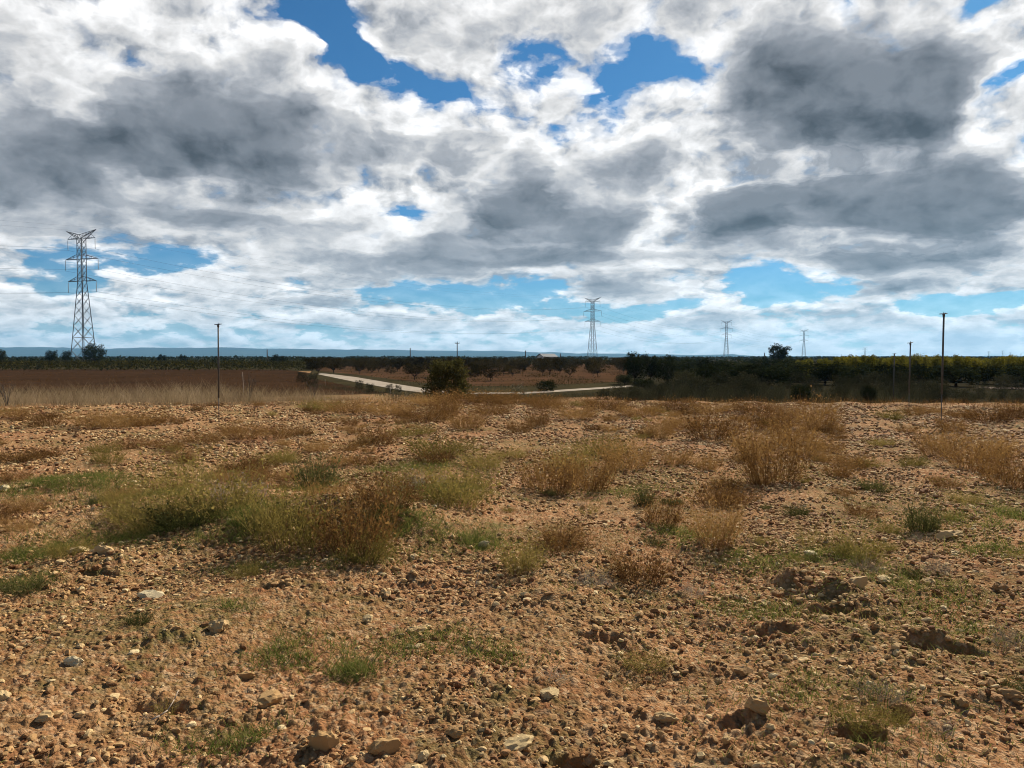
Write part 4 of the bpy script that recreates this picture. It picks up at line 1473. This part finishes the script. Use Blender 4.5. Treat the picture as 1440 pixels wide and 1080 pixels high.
# ------------------------------------------------------------------ far shed
def build_shed():
    d = 258.0
    root = empty('shed', (at_d(769, d), d, LOW), rad(32))
    w, l, h, rh = 2.0, 2.7, 2.75, 1.05
    b = Bars()
    b.box((-l, -w, -.2), (l, w, h))
    part('wall', b.mesh('wall', M['wall']), root)
    V = np.array([(-l - .3, -w - .4, h), (l + .3, -w - .4, h), (l + .3, 0, h + rh), (-l - .3, 0, h + rh), (-l - .3, w + .4, h), (l + .3, w + .4, h)])
    V2 = np.concatenate([V, V + [0, 0, .12]])
    Q = np.array([(0, 1, 2, 3), (3, 2, 5, 4), (9, 8, 7, 6), (10, 11, 8, 9), (0, 6, 7, 1), (4, 5, 11, 10)])
    T = np.array([(0, 3, 9), (0, 9, 6), (3, 4, 10), (3, 10, 9), (1, 7, 8), (1, 8, 2), (2, 8, 11), (2, 11, 5)])
    part('roof', mk_mesh('roof', V2 + [0, 0, .01], [Q, T], [M['roof']]), root)
    g = Bars()
    for s in (-1, 1):
        i = len(g.v)
        g.v += [Vector((s * l, -w, h)), Vector((s * l, w, h)), Vector((s * l, 0, h + rh - .05)), Vector((s * (l - .2), -w, h)), Vector((s * (l - .2), w, h)), Vector((s * (l - .2), 0, h + rh - .05))]
        g.t += [(i, i + 1, i + 2), (i + 3, i + 5, i + 4)]
    g.q.append((0, 1, 4, 3))
    part('gable', g.mesh('gable', M['wall']), root)
    dd = Bars()
    dd.box((-l - .06, -1.2, 0), (-l - .003, 1.2, 1.8))
    part('door', dd.mesh('door', M['dark']), root)
    tag(root, 'low pale shed with a dark pitched roof on the skyline left of the second pylon', 'shed')


build_shed()

# ------------------------------------------------------------------ air
def build_haze():
    b = Bars()
    b.box((-26000, -400, -30), (26000, 14500, 420))
    m, t, out = new_mat('haze')
    v = t.node('ShaderNodeVolumePrincipled')
    v.inputs['Color'].default_value = (.27, .60, .93, 1)
    v.inputs['Density'].default_value = 4.6e-5
    v.inputs['Anisotropy'].default_value = .2
    t.l.new(v.outputs[0], out.inputs['Volume'])
    o = link('haze', b.mesh('haze', m))
    tag(o, 'thin blue haze over the plain', kind='stuff')


build_haze()

# ------------------------------------------------------------------ light and sky
SUN_AZ, SUN_EL = rad(35), rad(35)
sd = bpy.data.lights.new('sun', 'SUN')
sd.energy = 5.0
sd.angle = rad(.53)
sd.color = (1.0, .94, .83)
so = bpy.data.objects.new('sun', sd)
COL.objects.link(so)
so.location = (200, 250, 300)
dv = Vector((math.sin(SUN_AZ) * math.cos(SUN_EL), math.cos(SUN_AZ) * math.cos(SUN_EL), math.sin(SUN_EL)))
so.rotation_euler = dv.to_track_quat('Z', 'Y').to_euler()

# cloud masses of the sky: column, row, half width, half height (photo pixels turned into bearings), tilt, thickness
BLOBS = [
    # dark, thick
    (350, 180, 150, 58, 4, .56), (70, 225, 110, 60, 0, .46), (210, 190, 90, 50, 0, .22), (300, 292, 110, 30, 2, .30), (320, 316, 100, 14, 2, .32), (80, 330, 60, 17, 0, .26), (640, 203, 46, 20, -6, .42), (560, 194, 34, 14, 0, .20),
    (480, 322, 44, 16, 0, .24), (690, 292, 50, 36, 10, .24), (820, 318, 76, 28, -4, .52), (745, 278, 36, 28, 20, .36), (900, 228, 62, 34, 12, .36), (1170, 130, 165, 74, -3, .62), (1290, 130, 80, 60, 0, .34), (1080, 60, 70, 50, 20, .20),
    (1050, 290, 74, 36, 6, .52), (1250, 282, 180, 40, -3, .58), (1400, 262, 70, 46, 0, .40), (1300, 318, 180, 14, 0, .20), (1078, 351, 46, 14, 0, .36), (1222, 370, 76, 19, 0, .56), (1240, 407, 50, 11, 0, .42), (1390, 336, 56, 14, -6, .36), (1345, 365, 28, 12, 0, .30), (1432, 376, 22, 16, 0, .34),
    (885, 361, 96, 10, 0, .34), (765, 370, 70, 12, 0, .30), (885, 402, 80, 12, 0, .36), (600, 373, 116, 18, 2, .38), (520, 400, 56, 12, 0, .26), (400, 346, 40, 9, 0, .22), (60, 428, 60, 10, 0, .30), (360, 431, 100, 8, 3, .20), (480, 426, 90, 9, 0, .24),
    (300, 456, 110, 6, 0, .22), (700, 346, 46, 12, 0, .28), (570, 455, 80, 6, 0, .20), (620, 345, 46, 9, 0, .22), (1000, 450, 76, 7, 0, .22), (1200, 455, 70, 6, 0, .18), (1390, 475, 80, 7, 0, .28), (1100, 476, 90, 5, 0, .16), (760, 458, 90, 6, 0, .18), (150, 452, 80, 6, 0, .16),
    (800, 20, 110, 24, 0, .18), (60, 60, 90, 40, 0, .14), (610, 50, 50, 20, 0, .10),
    # bright, thin
    (900, 165, 110, 34, 0, -.22), (640, 135, 60, 44, 0, -.20), (150, 45, 140, 34, 0, -.08), (945, 300, 36, 44, 0, -.26), (1010, 205, 34, 40, 0, -.28), (1130, 226, 90, 14, 2, -.34), (1000, 245, 60, 14, 0, -.20), (1200, 340, 230, 9, 0, -.30), (1120, 291, 16, 9, 0, -.34),
    (560, 262, 100, 22, 4, -.22), (240, 250, 70, 18, 10, -.26), (92, 166, 34, 20, 0, -.30), (180, 352, 120, 9, 0, -.24), (720, 395, 60, 8, 0, -.2), (960, 395, 50, 24, 0, -.2), (400, 130, 120, 24, 0, -.14), (1400, 150, 50, 60, 0, -.22), (1380, 30, 90, 40, 0, -.2), (1150, 392, 60, 8, 0, -.2), (20, 385, 60, 14, 0, -.2),
    (600, 410, 300, 5, 0, -.14), (700, 440, 500, 6, 0, -.16), (560, 170, 60, 14, 0, -.16),
    # gaps of blue
    (455, 30, 62, 58, -12, -1.15), (590, 112, 82, 22, -18, -1.05), (505, 85, 46, 26, -30, -.7), (735, 70, 38, 44, 0, -.62), (820, 140, 26, 46, 15, -.75), (905, 78, 66, 26, -6, -.95), (1430, 108, 34, 14, 25, -1.0), (1375, -4, 44, 14, 0, -.9), (770, 190, 26, 16, 0, -.5),
    (640, 45, 80, 36, 12, .45), (425, 75, 20, 36, 20, .5),
    (582, 301, 28, 11, 0, -.8), (230, 370, 90, 13, 0, -1.0), (72, 384, 40, 34, 0, -.85), (650, 416, 125, 18, 0, -1.0), (1052, 395, 28, 28, 0, -.75), (1110, 412, 76, 24, 0, -.95), (1360, 427, 110, 14, 0, -.9), (875, 434, 76, 12, 0, -.85), (140, 466, 170, 12, 0, -.35),
    (1030, 350, 20, 11, 0, -.5), (320, 462, 170, 9, 0, -.35), (640, 476, 260, 7, 0, -.3), (540, 405, 50, 14, 0, -.3), (760, 400, 40, 12, 0, -.3),
]


def low_rank(tab, rank):
    """the summed cloud masses as a short sum of products f(bearing) * g(height): cheap to shade"""
    na, ne = 240, 150
    A, E = np.meshgrid(np.linspace(-A_MAX, A_MAX, na), np.linspace(E_MIN, E_MAX, ne), indexing='ij')
    S = np.zeros_like(A)
    for px, py, hw, hh, tilt, amp in tab:
        r = ray(px, py).normalized()
        k = math.hypot((px - 720) / F, 1)
        c, s = math.cos(rad(tilt)), math.sin(rad(tilt))
        da, de = A - math.atan2(r.x, r.y), E - math.asin(r.z)
        u = (da * c + de * s) * F / hw * k * k * .95
        v = (de * c - da * s) * F / hh * k
        r2 = u * u + v * v
        S += amp * (1.1 if amp > .3 else 1) * np.exp(-r2 * (.45 + .25 * r2))
    U, D, Vt = np.linalg.svd(S, full_matrices=False)
    print('sky rank', rank, 'rms left', float(np.sqrt(((S - (U[:, :rank] * D[:rank]) @ Vt[:rank]) ** 2).mean())), 'of', float(np.sqrt((S ** 2).mean())))
    q = np.sqrt(D[:rank])
    return U[:, :rank] * q, Vt[:rank].T * q


A_MAX, E_MIN, E_MAX = 1.15, -.06, .85


def build_world():
    w = bpy.data.worlds.new('World')
    sc.world = w
    w.use_nodes = True
    w.cycles.sampling_method = 'MANUAL'
    w.cycles.sample_map_resolution = 512
    w.node_tree.nodes.clear()
    t = NT(w.node_tree)
    out = t.node('ShaderNodeOutputWorld')
    sky = t.node('ShaderNodeTexSky', sky_type='NISHITA')
    sky.sun_disc = False
    sky.sun_elevation = SUN_EL
    sky.sun_rotation = SUN_AZ
    sky.altitude = 700
    sky.air_density = 1.0
    sky.dust_density = .5
    sky.ozone_density = 2.5
    bg1 = t.node('ShaderNodeBackground')
    t.l.new(t.mix(1, sky.outputs[0], SKY_TINT, 'MULTIPLY'), bg1.inputs[0])
    bg1.inputs[1].default_value = SKY_STR
    dirn = t.node('ShaderNodeTexCoord').outputs['Generated']

    def plane(vec):
        s = t.node('ShaderNodeSeparateXYZ')
        t.l.new(vec, s.inputs[0])
        zc = t.m('ADD', t.m('MAXIMUM', s.outputs[2], 0), .19)
        c = t.node('ShaderNodeCombineXYZ')
        t.l.new(t.m('DIVIDE', s.outputs[0], zc), c.inputs[0])
        t.l.new(t.m('DIVIDE', s.outputs[1], zc), c.inputs[1])
        return s, zc, c.outputs[0]

    s, zc, P = plane(dirn)
    A = t.m('ARCTAN2', s.outputs[0], s.outputs[1])
    E = t.m('ARCSINE', s.outputs[2])

    def noise2(vec, scale, detail, rough, dist=0.0, out='Fac'):
        o = t.noise(vec, scale, detail, rough, dist, out)
        o.node.noise_dimensions = '2D'
        return o

    wn = noise2(P, 1.8, 5, .58, 0, 'Color')
    ws = t.node('ShaderNodeSeparateColor')
    t.l.new(wn, ws.inputs[0])
    wamp = t.m('MULTIPLY', t.m('MINIMUM', zc, .42), WARP)
    A2 = t.m('ADD', A, t.m('MULTIPLY', t.m('SUBTRACT', ws.outputs[0], .5), wamp))
    E2 = t.m('ADD', E, t.m('MULTIPLY', t.m('SUBTRACT', ws.outputs[1], .5), t.m('MULTIPLY', t.m('MINIMUM', t.m('ADD', t.m('MAXIMUM', E, 0), .03), .38), WARP * .75)))
    ta = t.m('MULTIPLY_ADD', A2, .5 / A_MAX, .5, clamp=True)
    te = t.m('MULTIPLY_ADD', E2, 1 / (E_MAX - E_MIN), -E_MIN / (E_MAX - E_MIN), clamp=True)

    def curves(fac, cols):
        """three profiles read off one curve node"""
        nd = t.node('ShaderNodeRGBCurve')
        mp = nd.mapping
        lo, hi = cols.min(0), cols.max(0) + 1e-6
        n = len(cols)
        idx = np.unique(np.linspace(0, n - 1, 76).astype(int))
        for c in range(3):
            cv = mp.curves[c]
            y = (cols[:, c] - lo[c]) / (hi[c] - lo[c])
            cv.points[0].location = (0, y[0])
            cv.points[1].location = (1, y[-1])
            for i in idx[1:-1]:
                cv.points.new(i / (n - 1), y[i])
        mp.update()
        cc = t.node('ShaderNodeCombineColor')
        for k in range(3):
            t.l.new(fac, cc.inputs[k])
        t.l.new(cc.outputs[0], nd.inputs['Color'])
        ma = t.node('ShaderNodeVectorMath', operation='MULTIPLY_ADD')
        t.l.new(nd.outputs[0], ma.inputs[0])
        ma.inputs[1].default_value = tuple(hi - lo)
        ma.inputs[2].default_value = tuple(lo)
        return ma.outputs[0]

    def masses(fac, ta, te):
        Ua, Ve = fac
        rank = Ua.shape[1]
        acc = None
        for k in range(0, rank, 3):
            d = t.vm('DOT_PRODUCT', curves(ta, Ua[:, k:k + 3]), curves(te, Ve[:, k:k + 3]))
            acc = d if acc is None else t.m('ADD', acc, d)
        return acc

    split = [k for k, b in enumerate(BLOBS) if b[5] < -.9][0]
    lr = low_rank(BLOBS[:split], 21)
    thick = masses(lr, ta, te)
    gap = masses(low_rank(BLOBS[split:], 15), ta, te)
    thick_up = masses((lr[0][:, :15], lr[1][:, :15]), t.m('ADD', ta, .008, clamp=True), t.m('ADD', te, .034, clamp=True))
    crown = t.m('SUBTRACT', thick, thick_up)      # above nought on the tops of the big masses, below on their bases

    def fluff(vec):
        n1 = noise2(vec, 1.5, 2, .5)
        n2 = noise2(vec, 4.2, 9, .56, .1)
        wv = t.node('ShaderNodeVectorMath', operation='MULTIPLY_ADD')     # ragged the edges of the billows
        t.l.new(noise2(vec, 8.0, 4, .6, 0, 'Color'), wv.inputs[0])
        wv.inputs[1].default_value = (.10, .10, 0)
        t.l.new(vec, wv.inputs[2])
        v1 = t.vor(wv.outputs[0], 3.4, 'Distance', 'F1', 3, rough=.5)
        v1.node.voronoi_dimensions = '2D'
        v1.node.normalize = True
        d = t.m('MULTIPLY', t.m('SUBTRACT', n1, .5), .50)
        d = t.m('ADD', d, t.m('MULTIPLY', t.m('SUBTRACT', n2, .5), .85))
        return t.m('ADD', d, t.m('MULTIPLY', t.m('SUBTRACT', .36, v1), 1.0))

    band = t.ramp(t.m('MULTIPLY', E, 2.5), [(.12, 0), (.52, 1)], 'EASE')     # rows low down, big puffs higher up

    def puffs(da, dl, dh):
        lo, hi = t.node('ShaderNodeCombineXYZ'), t.node('ShaderNodeCombineXYZ')
        t.put(lo.inputs[0], t.m('MULTIPLY_ADD', A3, 6.5, da * 6.5 * .5))
        t.put(lo.inputs[1], t.m('MULTIPLY_ADD', E3, 17.0, dl * 17.0))
        t.put(hi.inputs[0], t.m('MULTIPLY_ADD', A3, 3.9, da * 3.9))
        t.put(hi.inputs[1], t.m('MULTIPLY_ADD', E3, 5.6, dh * 5.6 + 31.0))
        x = t.node('ShaderNodeMix', data_type='FLOAT')
        t.put(x.inputs[0], band)
        t.put(x.inputs[2], fluff(lo.outputs[0]))
        t.put(x.inputs[3], fluff(hi.outputs[0]))
        return x.outputs[0]

    A3 = t.m('ADD', A, t.m('MULTIPLY', t.m('SUBTRACT', A2, A), .35))
    E3 = t.m('ADD', E, t.m('MULTIPLY', t.m('SUBTRACT', E2, E), .35))
    f0 = puffs(0, 0, 0)
    f1 = puffs(.010, .0075, .020)
    rel = t.m('SUBTRACT', f0, f1)             # faces turned to the sun
    back = t.m('MAXIMUM', t.ramp(t.m('MULTIPLY_ADD', s.outputs[1], .5, .5), [(.25, .60), (.66, 0)]), t.ramp(s.outputs[2], [(.47, 0), (.62, .85)]))     # unseen sky overhead, where the sun stands, and behind cleared to cut ambient light
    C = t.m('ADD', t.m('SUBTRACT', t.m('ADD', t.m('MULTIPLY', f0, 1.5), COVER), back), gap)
    T = t.m('ADD', t.m('ADD', t.m('MULTIPLY', f0, t.m('MULTIPLY_ADD', t.m('MINIMUM', t.m('MAXIMUM', thick, 0), .8), -.38, .72)), THICK), t.m('ADD', thick, t.m('MULTIPLY', gap, .25)))
    C = t.m('ADD', C, t.m('MULTIPLY', t.m('MAXIMUM', thick, 0), .8))
    C = t.m('ADD', C, t.m('MULTIPLY', t.m('SUBTRACT', noise2(P, 11.0, 7, .62, .3), .5), .75))
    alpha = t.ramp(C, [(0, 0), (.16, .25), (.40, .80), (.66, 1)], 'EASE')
    body = t.ramp(T, [(0, .84), (.18, .92), (.33, .76), (.47, .50), (.62, .29), (.80, .19), (1, .15)], 'EASE')
    lum = t.m('MULTIPLY', body, t.m('MINIMUM', t.m('MAXIMUM', t.m('ADD', t.m('MULTIPLY_ADD', rel, RELIEF, 1.0), t.m('MULTIPLY', crown, .75)), .40), 1.55))
    cool = t.mix(t.ramp(lum, [(.12, 0), (.7, 1)]), (.86, .95, 1.10), (1.0, .99, .985))
    ccol = t.mix(1, cool, lum, 'MULTIPLY')
    # pale air low over the horizon
    hz = t.m('EXPONENT', t.m('MULTIPLY', t.m('MAXIMUM', E, 0), -22.0))
    ccol = t.mix(t.m('MULTIPLY', hz, .65), ccol, (.66, .75, .79))
    bg2 = t.node('ShaderNodeBackground')
    t.l.new(ccol, bg2.inputs[0])
    bg2.inputs[1].default_value = .605
    mx = t.node('ShaderNodeMixShader')
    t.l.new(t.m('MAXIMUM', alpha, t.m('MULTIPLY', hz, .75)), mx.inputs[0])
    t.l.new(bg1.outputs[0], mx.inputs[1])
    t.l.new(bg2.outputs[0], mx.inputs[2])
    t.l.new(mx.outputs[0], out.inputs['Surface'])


SKY_TINT, SKY_STR, WARP, COVER, THICK, RELIEF = (.27, .66, .92), .05, .42, .62, .20, 1.65
build_world()

sc.view_settings.view_transform = 'Standard'
sc.view_settings.look = 'None'
sc.view_settings.exposure = 0.76
sc.view_settings.gamma = 1.0
sc.render.film_transparent = False
sc.cycles.use_denoising = True
sc.cycles.filter_width = 1.0
sc.cycles.max_bounces = 6
sc.cycles.volume_bounces = 0
sc.cycles.transparent_max_bounces = 8
